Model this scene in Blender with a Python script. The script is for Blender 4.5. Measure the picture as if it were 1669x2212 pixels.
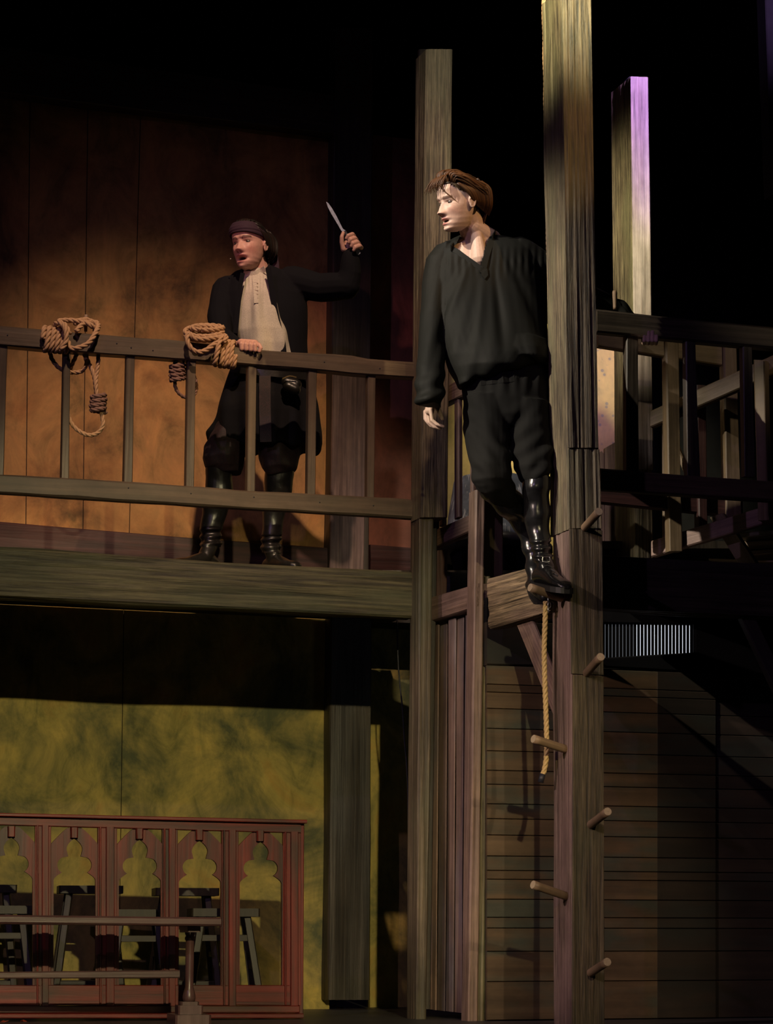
import bpy, bmesh, math, random
from mathutils import Vector, Matrix, noise
from mathutils.bvhtree import BVHTree
from mathutils.kdtree import KDTree
random.seed(7)
for o in list(bpy.data.objects): bpy.data.objects.remove(o)
S = bpy.context.scene; C = S.collection
V = Vector
# ------------------------------------------------------------------ camera
FPX = 5000.0; H = 0.37; PIT = math.atan(929/FPX)
cd = bpy.data.cameras.new('camera'); cam = bpy.data.objects.new('camera', cd); C.objects.link(cam)
cd.sensor_fit = 'VERTICAL'; cd.sensor_height = 24; cd.lens = 24*FPX/2212
cam.location = (0, 0, H); cam.rotation_euler = (math.pi/2+PIT, 0, 0); S.camera = cam
cd.clip_end = 200
Fv = V((0, math.cos(PIT), math.sin(PIT))); Uv = V((0, -math.sin(PIT), math.cos(PIT)))
def ray(px, py): return Fv + V((1, 0, 0))*((px-834.5)/FPX) + Uv*((1106-py)/FPX)
def at(px, py, Y):
    d = ray(px, py); return V((0, 0, H)) + d*(Y/d.y)
def proj(p):
    q = p - V((0, 0, H)); dz = q.dot(Fv)
    return (834.5+FPX*q.x/dz, 1106-FPX*q.dot(Uv)/dz)
# ------------------------------------------------------------------ world, lamps, exposure
w = bpy.data.worlds.new('world'); S.world = w; w.use_nodes = True
w.node_tree.nodes['Background'].inputs[0].default_value = (0.5, 0.42, 0.5, 1)
w.node_tree.nodes['Background'].inputs[1].default_value = 0.004
S.view_settings.view_transform = 'Standard'; S.view_settings.look = 'None'
S.view_settings.exposure = 0; S.view_settings.gamma = 1
def spot(name, loc, tgt, watts, col, deg, blend=0.3, size=0.12):
    l = bpy.data.lights.new(name, 'SPOT'); l.energy = watts; l.color = col
    l.spot_size = math.radians(deg); l.spot_blend = blend; l.shadow_soft_size = size
    o = bpy.data.objects.new(name, l); C.objects.link(o); o.location = loc
    o.rotation_euler = (V(tgt)-V(loc)).to_track_quat('-Z', 'Y').to_euler()
    return o
# stage lanterns hung out in the house or over the stage, with fills added
spot('spot_key_left', (-11.5, 2.9, 11.6), at(1075, 770, 10.6), 14000, (1.0, 0.87, 0.68), 6.8, 0.7, 0.07)
spot('spot_pool_amber', at(400, 1340, 13.0)+V((1.3, -8.4, 8.4)), at(400, 1340, 13.0), 3500, (1.0, 0.66, 0.44), 18.5, 0.9, 0.08)
spot('spot_pool_yellow', (1.5, -5.0, 5.0), at(330, 1900, 12.8), 4300, (1.0, 0.84, 0.46), 14.5, 0.5, 0.08)
spot('spot_lavender', (-6.5, -4.0, 8.5), at(700, 1300, 11.6), 750, (0.72, 0.45, 0.95), 24, 0.7, 0.10)
spot('spot_mauve_low', (-10.5, 1.5, 6.0), at(1110, 1620, 10.8), 3300, (1.0, 0.74, 0.64), 11, 0.6, 0.08)
spot('spot_warm_right', (4.2, -4.0, 4.4), at(1190, 1980, 10.9),  1500, (1.0, 0.74, 0.44), 8.5, 0.6, 0.07)
spot('spot_back_magenta', (3.7, 5.6, 9.6), at(1425, 290, 12.4), 13000, (0.66, 0.38, 0.95), 9.0, 1.0, 0.08)
spot('spot_post_top', (0.2, 5.2, 7.2), at(1225, -60, 10.4), 6500, (1.0, 0.90, 0.55), 12, 1.0, 0.1)
spot('spot_face_red', (-5.0, 1.0, 4.0), at(515, 545, 11.8), 620, (1.0, 0.34, 0.36), 3.4, 0.6, 0.1)
spot('spot_hair_amber', (5.5, 5.5, 7.8), at(1015, 430, 10.6), 1100, (1.0, 0.60, 0.25), 7, 0.7, 0.05)
spot('spot_upstage_yellow', (5.0, 4.0, 6.2), at(1380, 920, 13.0), 380, (1.0, 0.78, 0.48), 12, 0.8, 0.1)
spot('spot_face_fill', (-8.0, 1.0, 9.0), at(985, 450, 10.6), 2600, (1.0, 0.90, 0.84), 2.0, 0.5, 0.05)  # added lamp, only brightens the leaning man's face
spot('spot_bay_fill', (1.0, 6.6, 10.5), at(1045, 1060, 12.9), 1500, (1.0, 0.86, 0.68), 11, 0.6, 0.08)  # added lamp so the tub and yellow flat are not black

# ------------------------------------------------------------------ materials
def nt(name):
    m = bpy.data.materials.new(name); m.use_nodes = True
    t = m.node_tree; b = t.nodes['Principled BSDF']; return m, t, b
def ramp(t, fac, stops):
    r = t.nodes.new('ShaderNodeValToRGB'); t.links.new(fac, r.inputs[0])
    e = r.color_ramp.elements
    while len(e) < len(stops): e.new(0.5)
    for i, (p, c) in enumerate(stops):
        e[i].position = p; e[i].color = (*c, 1)
    return r.outputs[0]
def mix(t, fac, a, b, mode='MIX'):
    n = t.nodes.new('ShaderNodeMix'); n.data_type = 'RGBA'; n.blend_type = mode
    for s, v in ((0, fac), (6, a), (7, b)):
        if hasattr(v, 'is_linked'): t.links.new(v, n.inputs[s])
        elif s == 0: n.inputs[0].default_value = v
        else: n.inputs[s].default_value = (*v, 1)
    return n.outputs[2]
def coords(t, scale, rnd=True):
    tc = t.nodes.new('ShaderNodeTexCoord'); src = tc.outputs['Object']
    if rnd:
        oi = t.nodes.new('ShaderNodeObjectInfo'); mu = t.nodes.new('ShaderNodeVectorMath'); mu.operation = 'MULTIPLY_ADD'
        cx = t.nodes.new('ShaderNodeCombineXYZ')
        for i in range(3): t.links.new(oi.outputs['Random'], cx.inputs[i])
        t.links.new(cx.outputs[0], mu.inputs[0]); mu.inputs[1].default_value = (37, 23, 51); t.links.new(src, mu.inputs[2]); src = mu.outputs[0]
    mp = t.nodes.new('ShaderNodeMapping'); mp.inputs['Scale'].default_value = scale; t.links.new(src, mp.inputs[0])
    return mp.outputs[0]
def noi(t, vec, sc=1, det=4, rough=0.6, dist=0):
    n = t.nodes.new('ShaderNodeTexNoise'); t.links.new(vec, n.inputs['Vector'])
    n.inputs['Scale'].default_value = sc; n.inputs['Detail'].default_value = det
    n.inputs['Roughness'].default_value = rough; n.inputs['Distortion'].default_value = dist
    return n.outputs['Fac']
def bump(t, b, h, strength, dist):
    n = t.nodes.new('ShaderNodeBump'); n.inputs['Strength'].default_value = strength; n.inputs['Distance'].default_value = dist
    t.links.new(h, n.inputs['Height']); t.links.new(n.outputs[0], b.inputs['Normal'])
def wood(name, a, c, tint=None, grain=55, depth=0.006, rough=0.6, tintamt=0.5):
    m, t, b = nt(name)
    g = noi(t, coords(t, (grain, grain, grain*0.035)), 1, 5, 0.65, 0.4)
    col = ramp(t, g, [(0.36, c), (0.50, [ (x+y)/2 for x, y in zip(a, c)]), (0.64, a)])
    blot = noi(t, coords(t, (5, 5, 1.3)), 1, 3, 0.6)
    if tint:
        f = ramp(t, blot, [(0.47, (0, 0, 0)), (0.62, (tintamt,)*3)]); col = mix(t, f, col, tint)
    wear = noi(t, coords(t, (3, 3, 2)), 1, 5, 0.7)
    col = mix(t, 1.0, col, ramp(t, wear, [(0.3, (0.55,)*3), (0.7, (1.15,)*3)]), 'MULTIPLY')
    t.links.new(col, b.inputs['Base Color']); b.inputs['Roughness'].default_value = rough
    bump(t, b, g, 0.8, depth); return m
def stucco(name, cols, spots=None, scale=1.2):
    m, t, b = nt(name)
    n1 = noi(t, coords(t, (scale,)*3, False), 1.3, 8, 0.66, 0.5)
    col = ramp(t, n1, cols)
    n2 = noi(t, coords(t, (scale*2.5, scale*2.5, scale*1.2), False), 1.6, 7, 0.7, 0.8)
    col = mix(t, 1.0, col, ramp(t, n2, [(0.30, (0.42, 0.48, 0.42)), (0.46, (0.85, 0.86, 0.80)), (0.66, (1.2, 1.12, 1.0))]), 'MULTIPLY')
    if spots:
        vo = t.nodes.new('ShaderNodeTexVoronoi'); vo.inputs['Scale'].default_value = 24; vo.inputs['Randomness'].default_value = 1
        t.links.new(coords(t, (1, 1, 1), False), vo.inputs['Vector'])
        col = mix(t, ramp(t, vo.outputs['Distance'], [(0.18, (0.75,)*3), (0.30, (0, 0, 0))]), col, spots)
    t.links.new(col, b.inputs['Base Color']); b.inputs['Roughness'].default_value = 0.8
    bump(t, b, n2, 0.25, 0.004); return m
def plain(name, c, rough=0.6, metal=0, bs=0, bsc=60, spec=0.5):
    m, t, b = nt(name)
    n = noi(t, coords(t, (1, 1, 1)), bsc, 3)
    col = mix(t, 1.0, c, ramp(t, n, [(0.3, (0.75,)*3), (0.7, (1.15,)*3)]), 'MULTIPLY')
    t.links.new(col, b.inputs['Base Color']); b.inputs['Roughness'].default_value = rough; b.inputs['Metallic'].default_value = metal
    b.inputs['Specular IOR Level'].default_value = spec
    if bs: bump(t, b, n, 0.6, bs)
    return m
M = {}
M['rail'] = wood('rail_wood', (0.125, 0.088, 0.058), (0.075, 0.053, 0.036), (0.09, 0.078, 0.05), 34, 0.0015, 0.42)
M['fascia'] = wood('hewn_beam', (0.12, 0.105, 0.055), (0.025, 0.02, 0.012), (0.06, 0.072, 0.036), 60, 0.010, 0.6)
M['post'] = wood('hewn_post', (0.30, 0.235, 0.14), (0.04, 0.028, 0.02), (0.20, 0.19, 0.10), 115, 0.010, 0.62)
M['postlow'] = wood('post_mauve_lit', (0.33, 0.23, 0.19), (0.08, 0.05, 0.04), (0.27, 0.17, 0.155), 105, 0.007, 0.55, 0.7)  # pinkish tint puts the mauve light into the lower post's colour
M['postfront'] = wood('post_front_shaded', (0.16, 0.12, 0.065), (0.03, 0.024, 0.014), (0.10, 0.095, 0.045), 90, 0.008, 0.65)  # darker than the post sides: shade on the front is in the colour
M['mauve'] = wood('mauve_wood', (0.34, 0.225, 0.17), (0.15, 0.095, 0.07), (0.26, 0.17, 0.16), 80, 0.003, 0.55)
M['lintel'] = wood('lintel_wood', (0.36, 0.26, 0.15), (0.05, 0.034, 0.02), (0.30, 0.2, 0.15), 85, 0.012, 0.6)
M['doorp'] = wood('door_plank_paint', (0.30, 0.20, 0.165), (0.17, 0.11, 0.09), (0.20, 0.17, 0.19), 22, 0.0015, 0.55, 0.8)
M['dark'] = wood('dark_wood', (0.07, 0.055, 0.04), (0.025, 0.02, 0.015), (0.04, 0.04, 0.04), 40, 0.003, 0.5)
M['darkred'] = wood('dark_red_wood', (0.075, 0.026, 0.024), (0.03, 0.012, 0.012), (0.06, 0.018, 0.02), 34, 0.004, 0.6)
M['tan'] = wood('tan_wood', (0.24, 0.17, 0.10), (0.14, 0.10, 0.055), (0.18, 0.13, 0.10), 40, 0.002, 0.55)
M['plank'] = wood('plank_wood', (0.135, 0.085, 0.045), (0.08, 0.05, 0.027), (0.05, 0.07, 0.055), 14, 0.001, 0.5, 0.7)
M['plankshade'] = wood('plank_shaded', (0.034, 0.023, 0.015), (0.02, 0.014, 0.009), (0.02, 0.024, 0.02), 14, 0.001, 0.6, 0.7)  # shaded copy of the plank wood, for the unlit stretch of wall
M['red'] = wood('red_stained', (0.26, 0.024, 0.015), (0.08, 0.016, 0.011), (0.045, 0.030, 0.020), 26, 0.0015, 0.42, 0.75)
M['table'] = wood('table_wood', (0.17, 0.095, 0.08), (0.09, 0.045, 0.04), (0.12, 0.05, 0.05), 30, 0.001, 0.33)
M['stool'] = wood('stool_wood', (0.045, 0.033, 0.024), (0.022, 0.016, 0.012), None, 40, 0.001, 0.5)
M['peg'] = wood('peg_wood', (0.33, 0.22, 0.13), (0.20, 0.13, 0.08), (0.25, 0.17, 0.13), 45, 0.001, 0.55)
M['pegend'] = plain('peg_end', (0.42, 0.33, 0.22), 0.8, 0, 0.001, 200)
M['upwall'] = stucco('ochre_scenic_paint', [(0.30, (0.10, 0.05, 0.02)), (0.45, (0.34, 0.17, 0.06)), (0.55, (0.46, 0.25, 0.09)), (0.72, (0.40, 0.19, 0.08))])
M['redwall'] = stucco('rust_scenic_paint', [(0.32, (0.10, 0.04, 0.03)), (0.5, (0.22, 0.085, 0.06)), (0.7, (0.27, 0.11, 0.08))])
M['lowwall'] = stucco('moss_yellow_paint', [(0.34, (0.09, 0.10, 0.045)), (0.45, (0.26, 0.22, 0.07)), (0.54, (0.42, 0.33, 0.09)), (0.66, (0.40, 0.25, 0.06))], None, 1.5)
M['yelwall'] = stucco('speckled_yellow_paint', [(0.3, (0.12, 0.095, 0.025)), (0.6, (0.21, 0.165, 0.04))], (0.05, 0.055, 0.03))
M['yel2'] = stucco('mottled_yellow_paint', [(0.3, (0.22, 0.18, 0.06)), (0.6, (0.48, 0.36, 0.13))])
M['floor'] = wood('stage_floor_paint', (0.055, 0.055, 0.062), (0.03, 0.03, 0.034), (0.045, 0.03, 0.03), 8, 0.001, 0.45)
M['black'] = plain('black_drape', (0.006, 0.006, 0.007), 0.95, 0, 0, 10, 0.1)
M['brass'] = plain('brass', (0.6, 0.45, 0.18), 0.4, 0.9)
M['steel'] = plain('steel', (0.42, 0.42, 0.45), 0.32, 0.9)
M['blade'] = plain('blade_steel', (0.30, 0.34, 0.46), 0.4, 0.5)
M['rope'] = plain('hemp_rope', (0.46, 0.28, 0.15), 0.8, 0, 0.001, 300)
M['ropegold'] = plain('gold_hemp_rope', (0.56, 0.39, 0.17), 0.75, 0, 0.001, 300)
M['ropedark'] = plain('dark_hemp_rope', (0.22, 0.12, 0.09), 0.8, 0, 0.001, 300)
M['tape'] = plain('black_tape', (0.02, 0.02, 0.03), 0.5)
M['shirtblack'] = plain('black_cotton', (0.0085, 0.009, 0.0075), 0.7, 0, 0, 300, 0.22)
M['trouser'] = plain('black_wool', (0.0085, 0.0085, 0.008), 0.85, 0, 0.0004, 500, 0.2)
M['coat'] = plain('black_coat', (0.006, 0.006, 0.008), 0.9, 0, 0.0004, 400, 0.15)
M['leather'] = plain('black_leather', (0.010, 0.010, 0.011), 0.24, 0, 0.0006, 60, 0.7)
M['leatherm'] = plain('black_leather_worn', (0.010, 0.009, 0.008), 0.34, 0, 0.001, 60, 0.5)
M['rubber'] = plain('black_sole', (0.012, 0.012, 0.012), 0.6)
M['cream'] = plain('cream_linen', (0.55, 0.50, 0.40), 0.85, 0, 0.0005, 250, 0.2)
M['scarf'] = plain('plum_scarf', (0.030, 0.010, 0.022), 0.85, 0, 0.0005, 300)
M['brocade'] = None
M['tub'] = None
M['leaf'] = plain('red_leaf', (0.35, 0.05, 0.02), 0.7)
M['lamp'] = None
M['eyew'] = plain('eye_white_shaded', (0.13, 0.10, 0.09), 0.25); M['iris'] = plain('iris_dark', (0.02, 0.015, 0.012), 0.2)  # whites darkened to stand in for the brow's shadow
def mk_brocade():
    m, t, b = nt('brocade'); n = noi(t, coords(t, (1, 1, 1)), 38, 2, 0.5, 3.5)
    col = ramp(t, n, [(0.46, (0.010, 0.004, 0.006)), (0.5, (0.045, 0.014, 0.018)), (0.54, (0.010, 0.004, 0.006))])
    t.links.new(col, b.inputs['Base Color']); b.inputs['Roughness'].default_value = 0.7; return m
M['brocade'] = mk_brocade()
def mk_tub():
    m, t, b = nt('slate_tub_paint'); n = noi(t, coords(t, (60, 60, 1.2), False), 1, 3, 0.5)
    col = ramp(t, n, [(0.58, (0.10, 0.115, 0.15)), (0.66, (0.42, 0.42, 0.46))])
    n2 = noi(t, coords(t, (4, 4, 9), False), 1, 5); col = mix(t, 1.0, col, ramp(t, n2, [(0.35, (0.4,)*3), (0.6, (1,)*3)]), 'MULTIPLY')
    t.links.new(col, b.inputs['Base Color']); b.inputs['Roughness'].default_value = 0.6; bump(t, b, n2, 0.5, 0.01); return m
M['tub'] = mk_tub()
def mk_lamp(s):
    m, t, b = nt('backstage_worklight'); b.inputs['Base Color'].default_value = (0, 0, 0, 1)
    b.inputs['Emission Color'].default_value = (0.85, 0.9, 1, 1); b.inputs['Emission Strength'].default_value = s; return m
def mk_attr(name, rough, spec=0.4, sss=0.0):
    m, t, b = nt(name); a = t.nodes.new('ShaderNodeAttribute'); a.attribute_name = 'Col'
    n = noi(t, coords(t, (1, 1, 1), False), 90, 3)
    col = mix(t, 1.0, a.outputs['Color'], ramp(t, n, [(0.3, (0.9,)*3), (0.7, (1.06,)*3)]), 'MULTIPLY')
    t.links.new(col, b.inputs['Base Color']); b.inputs['Roughness'].default_value = rough; b.inputs['Specular IOR Level'].default_value = spec
    return m
M['skin'] = mk_attr('skin', 0.5); M['hair'] = mk_attr('hair_strands', 0.48, 0.4)

# ------------------------------------------------------------------ object helpers
def tag(o, label=None, cat=None, group=None, kind=None):
    if label: o['label'] = label
    if cat: o['category'] = cat
    if group: o['group'] = group
    if kind: o['kind'] = kind
    return o
def empty(name, loc, label=None, cat=None, group=None, kind=None):
    o = bpy.data.objects.new(name, None); C.objects.link(o); o.location = loc; o.empty_display_size = 0.1
    o['_w'] = list(loc); return tag(o, label, cat, group, kind)
WP = {}
def link(name, me, mat, parent=None, Mw=None, smooth=False):
    o = bpy.data.objects.new(name, me); C.objects.link(o)
    if mat: me.materials.append(mat)
    Mw = Mw or Matrix.Identity(4)
    WP[o.name] = Mw.copy()
    if parent:
        o.parent = parent
        pw = WP.get(parent.name) or Matrix.Translation(parent.location)
        o.matrix_basis = pw.inverted() @ Mw
    else: o.matrix_basis = Mw
    if smooth:
        for p in me.polygons: p.use_smooth = True
    return o
def mesh_from(name, vs, fs):
    me = bpy.data.meshes.new(name); me.from_pydata([tuple(v) for v in vs], [], fs); me.update(); return me
def recalc(me):
    bm = bmesh.new(); bm.from_mesh(me); bmesh.ops.recalc_face_normals(bm, faces=bm.faces); bm.to_mesh(me); bm.free()
def frame(o, z, xh):
    z = z.normalized() if z.length > 1e-7 else V((0, 0, 1)); x = xh - z*xh.dot(z)
    if x.length < 1e-3: xh = V((0.3, 1, 0.2)); x = xh - z*xh.dot(z)
    x.normalize(); y = z.cross(x)
    return Matrix(((x.x, y.x, z.x, o.x), (x.y, y.y, z.y, o.y), (x.z, y.z, z.z, o.z), (0, 0, 0, 1)))
class Plane:
    def __init__(s, p, deg):
        s.p = V((p.x, p.y, 0)); a = math.radians(deg); s.u = V((math.cos(a), math.sin(a), 0))
        s.n = V((-math.sin(a), math.cos(a), 0))      # away from camera
        if s.n.y < 0: s.n = -s.n
    def pt(s, px, py, off=0.0):
        d = ray(px, py); o = V((0, 0, H)); q = s.p + s.n*off
        return o + d*((q-o).dot(s.n)/d.dot(s.n))
    def sh(s, off): 
        q = Plane(s.p, 0); q.p = s.p + s.n*off; q.u = s.u; q.n = s.n; return q
def timber(name, A, B, mat, parent=None, rough=0.0, seg=None, m=1, bev=0.006, seed=0.0, grooves=0.0):
    """prism between two 4-corner rings A (start) and B (end)"""
    A = [V(p) for p in A]; B = [V(p) for p in B]
    ca = sum(A, V())/4; cb = sum(B, V())/4; L = (cb-ca).length
    fr = frame(ca, cb-ca, A[1]-A[0]); inv = fr.inverted()
    if seg is None: seg = max(1, int(L/0.05)) if (rough or grooves) else 1
    vs = []; fs = []
    def ring(q):
        out = []
        c = sum(q, V())/4
        for i in range(4):
            p, nx = q[i], q[(i+1) % 4]; d = nx-p; l = d.length; d = d/l if l > 1e-9 else d
            e = min(bev, l*0.3)
            n = (p+nx)/2-c; n = n - d*n.dot(d)
            n = n.normalized() if n.length > 1e-9 else n
            for k in range(m+1):
                out.append((p + d*(e+(l-2*e)*k/m), n))
        return out
    R = 4*(m+1)
    for s in range(seg+1):
        t = s/seg; q = [A[i].lerp(B[i], t) for i in range(4)]
        for (p, n) in ring(q):
            lp = inv @ p
            if rough or grooves:
                k = V((lp.x*9+seed, lp.y*9+seed*1.7, lp.z*1.6))
                d = noise.noise(k)*rough
                d += noise.noise(V((lp.x*70+seed, lp.y*70, lp.z*1.2)))*grooves
                p = p + n*d
            vs.append(inv @ p)
    for s in range(seg):
        for i in range(R):
            j = (i+1) % R; fs.append((s*R+i, s*R+j, (s+1)*R+j, (s+1)*R+i))
    fs.append(tuple(range(R-1, -1, -1))); fs.append(tuple(seg*R+i for i in range(R)))
    me = mesh_from(name, vs, fs); recalc(me)
    return link(name, me, mat, parent, fr)
def slab(name, pl, quad, th, mat, parent=None, axis='auto', **k):
    """quad px TL,TR,BR,BL on plane pl; th goes away from camera"""
    q = [pl.pt(*c) for c in quad]; b = [p + pl.n*th for p in q]
    horiz = ((q[1]-q[0]).length + (q[2]-q[3]).length) > ((q[3]-q[0]).length + (q[2]-q[1]).length)
    if axis == 'z': horiz = False
    if axis == 'x': horiz = True
    if horiz: A = [q[3], q[0], b[0], b[3]]; B = [q[2], q[1], b[1], b[2]]
    else: A = [q[3], q[2], b[2], b[3]]; B = [q[0], q[1], b[1], b[0]]
    return timber(name, A, B, mat, parent, **k)
def box(name, c, size, mat, parent=None, rz=0, bev=0.004, axis='z', **k):
    x, y, z = [s/2 for s in size]; Rm = Matrix.Rotation(rz, 3, 'Z'); c = V(c)
    def P(a, b, d): return c + Rm @ V((a*x, b*y, d*z))
    if axis == 'z': A = [P(-1,-1,-1), P(1,-1,-1), P(1,1,-1), P(-1,1,-1)]; B = [P(-1,-1,1), P(1,-1,1), P(1,1,1), P(-1,1,1)]
    else: A = [P(-1,-1,-1), P(-1,-1,1), P(-1,1,1), P(-1,1,-1)]; B = [P(1,-1,-1), P(1,-1,1), P(1,1,1), P(1,1,-1)]
    return timber(name, A, B, mat, parent, bev=bev, **k)
def catmull(P, step=0.012, closed=False):
    P = [V(p) for p in P]; out = []; n = len(P)
    rng = range(n if closed else n-1)
    for i in rng:
        p1, p2 = P[i], P[(i+1) % n]
        p0 = P[i-1] if (i > 0 or closed) else p1*2-p2
        p3 = P[(i+2) % n] if (i+2 < n or closed) else p2*2-p1
        k = max(2, int((p2-p1).length/step))
        for j in range(k):
            t = j/k
            out.append(0.5*((2*p1)+(p2-p0)*t+(2*p0-5*p1+4*p2-p3)*t*t+(3*p1-p0-3*p2+p3)*t**3))
    if not closed: out.append(P[-1])
    return out
def frames(path):
    n = len(path); T = [(path[min(i+1, n-1)]-path[max(i-1, 0)]).normalized() for i in range(n)]
    up = V((0, 0, 1)) if abs(T[0].z) < 0.9 else V((1, 0, 0))
    N = [(up - T[0]*up.dot(T[0])).normalized()]
    for i in range(1, n):
        v = N[-1] - T[i]*N[-1].dot(T[i]); N.append(v.normalized() if v.length > 1e-6 else N[-1])
    return T, N
def tube_data(path, rad, sides=8, vs=None, fs=None, caps=True, flat=None):
    vs = [] if vs is None else vs; fs = [] if fs is None else fs
    T, N = frames(path); n = len(path); b0 = len(vs)
    for i, p in enumerate(path):
        r = rad(i/(n-1)) if callable(rad) else rad
        B = T[i].cross(N[i])
        for k in range(sides):
            a = 2*math.pi*k/sides; f = flat or 1
            vs.append(p + N[i]*math.cos(a)*r*f + B*math.sin(a)*r)
    for i in range(n-1):
        for k in range(sides):
            j = (k+1) % sides; fs.append((b0+i*sides+k, b0+i*sides+j, b0+(i+1)*sides+j, b0+(i+1)*sides+k))
    if caps:
        fs.append(tuple(b0+k for k in range(sides-1, -1, -1))); fs.append(tuple(b0+(n-1)*sides+k for k in range(sides)))
    return vs, fs
def tube(name, path, rad, mat, parent=None, sides=12, smooth=True):
    o0 = V(path[0]); vs, fs = tube_data(path, rad, sides)
    fr = frame(o0, (V(path[-1])-o0), V((1, 0.1, 0.05))); inv = fr.inverted()
    me = mesh_from(name, [inv @ v for v in vs], fs); recalc(me)
    return link(name, me, mat, parent, fr, smooth)
def rope_mesh(name, paths, r, mat, parent=None, pitch=None):
    vs = []; fs = []; pitch = pitch or r*7
    for P, cl in paths:
        path = catmull(P, 0.009, cl)
        if cl: path.append(path[0])
        T, N = frames(path); s = 0; ph = [0]
        for i in range(1, len(path)): s += (path[i]-path[i-1]).length; ph.append(s)
        for k in range(3):
            sp = []
            for i, p in enumerate(path):
                a = 2*math.pi*(ph[i]/pitch + k/3); B = T[i].cross(N[i])
                sp.append(p + (N[i]*math.cos(a)+B*math.sin(a))*r*0.5)
            tube_data(sp, r*0.56, 6, vs, fs)
    me = mesh_from(name, vs, fs); recalc(me)
    return link(name, me, mat, parent, None, True)

# ------------------------------------------------------------------ planes of the set
FL = Plane(at(834, 1000, 11.63), 19)          # left balcony rail / fascia
FR = Plane(at(1300, 1000, 10.82), 19)         # right balcony rail
SD = Plane(at(925, 1300, 11.75), -62.8)       # side of the bay (door, lintel)
WL = Plane(at(600, 1500, 13.2), 19)           # painted back wall
PW = Plane(at(1062, 1800, 11.28), 19)         # plank wall, right

# ------------------------------------------------------------------ setting
def struct(o): o['kind'] = 'structure'; return o
struct(box('floor', (0, 12, -0.05), (16, 14, 0.1), M['floor'], axis='x'))
struct(box('wall_back', (0, 17.6, 6.5), (16, 0.1, 13.1), M['black']))
struct(box('ceiling', (0, 12.5, 13.05), (16, 11, 0.1), M['black']))
def wall_group(name, pl, seams, y0f, y1f, mat, th=0.03, z0=None):
    root = empty(name, pl.pt(seams[0][0], 1500), kind='structure')
    for i in range(len(seams)-1):
        (a0, a1), (b0, b1) = seams[i], seams[i+1]      # (x at top, x at bottom)
        g = 1.0
        q = [(a0+g, y0f(a0)), (b0-g, y0f(b0)), (b1-g, y1f(b1)), (a1+g, y1f(a1))]
        P = [pl.pt(*c) for c in q]
        if z0 is not None: P[2].z = z0; P[3].z = z0
        Bk = [p+pl.n*th for p in P]
        # object space kept at world so that paint runs on across the seam
        vs = P+Bk; fs = [(0, 3, 2, 1), (4, 5, 6, 7), (0, 1, 5, 4), (1, 2, 6, 5), (2, 3, 7, 6), (3, 0, 4, 7)]
        me = mesh_from('panel', vs, fs); recalc(me); link('panel', me, mat, root)
    # dark ply backing seen in the joints
    a, b = seams[0], seams[-1]
    P = [pl.pt(a[0], y0f(a[0]), 0.02), pl.pt(b[0], y0f(b[0]), 0.02), pl.pt(b[1], y1f(b[1]), 0.02), pl.pt(a[1], y1f(a[1]), 0.02)]
    if z0 is not None: P[2].z = z0; P[3].z = z0
    P2 = [p+pl.n*0.05 for p in P]
    me = mesh_from('backing', P+P2, [(0, 3, 2, 1), (4, 5, 6, 7), (0, 1, 5, 4), (1, 2, 6, 5), (2, 3, 7, 6), (3, 0, 4, 7)]); recalc(me); link('backing', me, M['dark'], root)
    return root
wall_group('wall_upper_left', WL, [(-420, -440), (-60, -75), (65, 55), (190, 178), (304, 277), (722, 712)], lambda x: 197+x*0.117, lambda x: 1212+x*0.06, M['upwall'])
wall_group('wall_upper_center', WL.sh(0.15), [(800, 795), (925, 900)], lambda x: 197+x*0.117, lambda x: 1212+x*0.06, M['redwall'])
wall_group('wall_lower_left', WL, [(-420, -440), (-60, -75), (268, 256), (716, 712)], lambda x: 1262+x*0.05, lambda x: 2150, M['lowwall'], z0=0.0)
wall_group('wall_lower_center', WL.sh(0.25), [(800, 798), (930, 925)], lambda x: 1262+x*0.05, lambda x: 2150, M['lowwall'], z0=0.0)
# dark cornice over the painted wall
struct(slab('trim_1', WL.sh(-0.10), [(-420, 38), (726, 205), (726, 290), (-420, 147)], 0.16, M['dark'], rough=0.01))
# dark skirting beam on the balcony
struct(slab('baseboard_left', WL.sh(-0.07), [(-420, 1096), (716, 1184), (716, 1262), (-420, 1188)], 0.07, M['darkred'], rough=0.008, m=3))
struct(slab('baseboard_center', WL.sh(0.08), [(800, 1175), (925, 1184), (925, 1262), (800, 1262)], 0.07, M['darkred'], rough=0.008, m=3))

def post_px(name, rows, pl, depth, mats, parent, rough=0.004, grooves=0.004, m=10, seed=0, zmin=None):
    """rows top->bottom: (y, x corner, x right, depth) ; front face on plane pl, left face goes back"""
    (y0, c0, r0, d0), (y1, c1, r1, d1) = rows
    A = [pl.pt(c1, y1), pl.pt(r1, y1)]; A += [A[1]+pl.n*d1, A[0]+pl.n*d1]
    B = [pl.pt(c0, y0), pl.pt(r0, y0)]; B += [B[1]+pl.n*d0, B[0]+pl.n*d0]
    if zmin is not None:
        for p in A: p.z = zmin
    return timber(name, A, B, mats, parent, rough=rough, grooves=grooves, m=m, seed=seed, bev=0.008)

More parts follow.
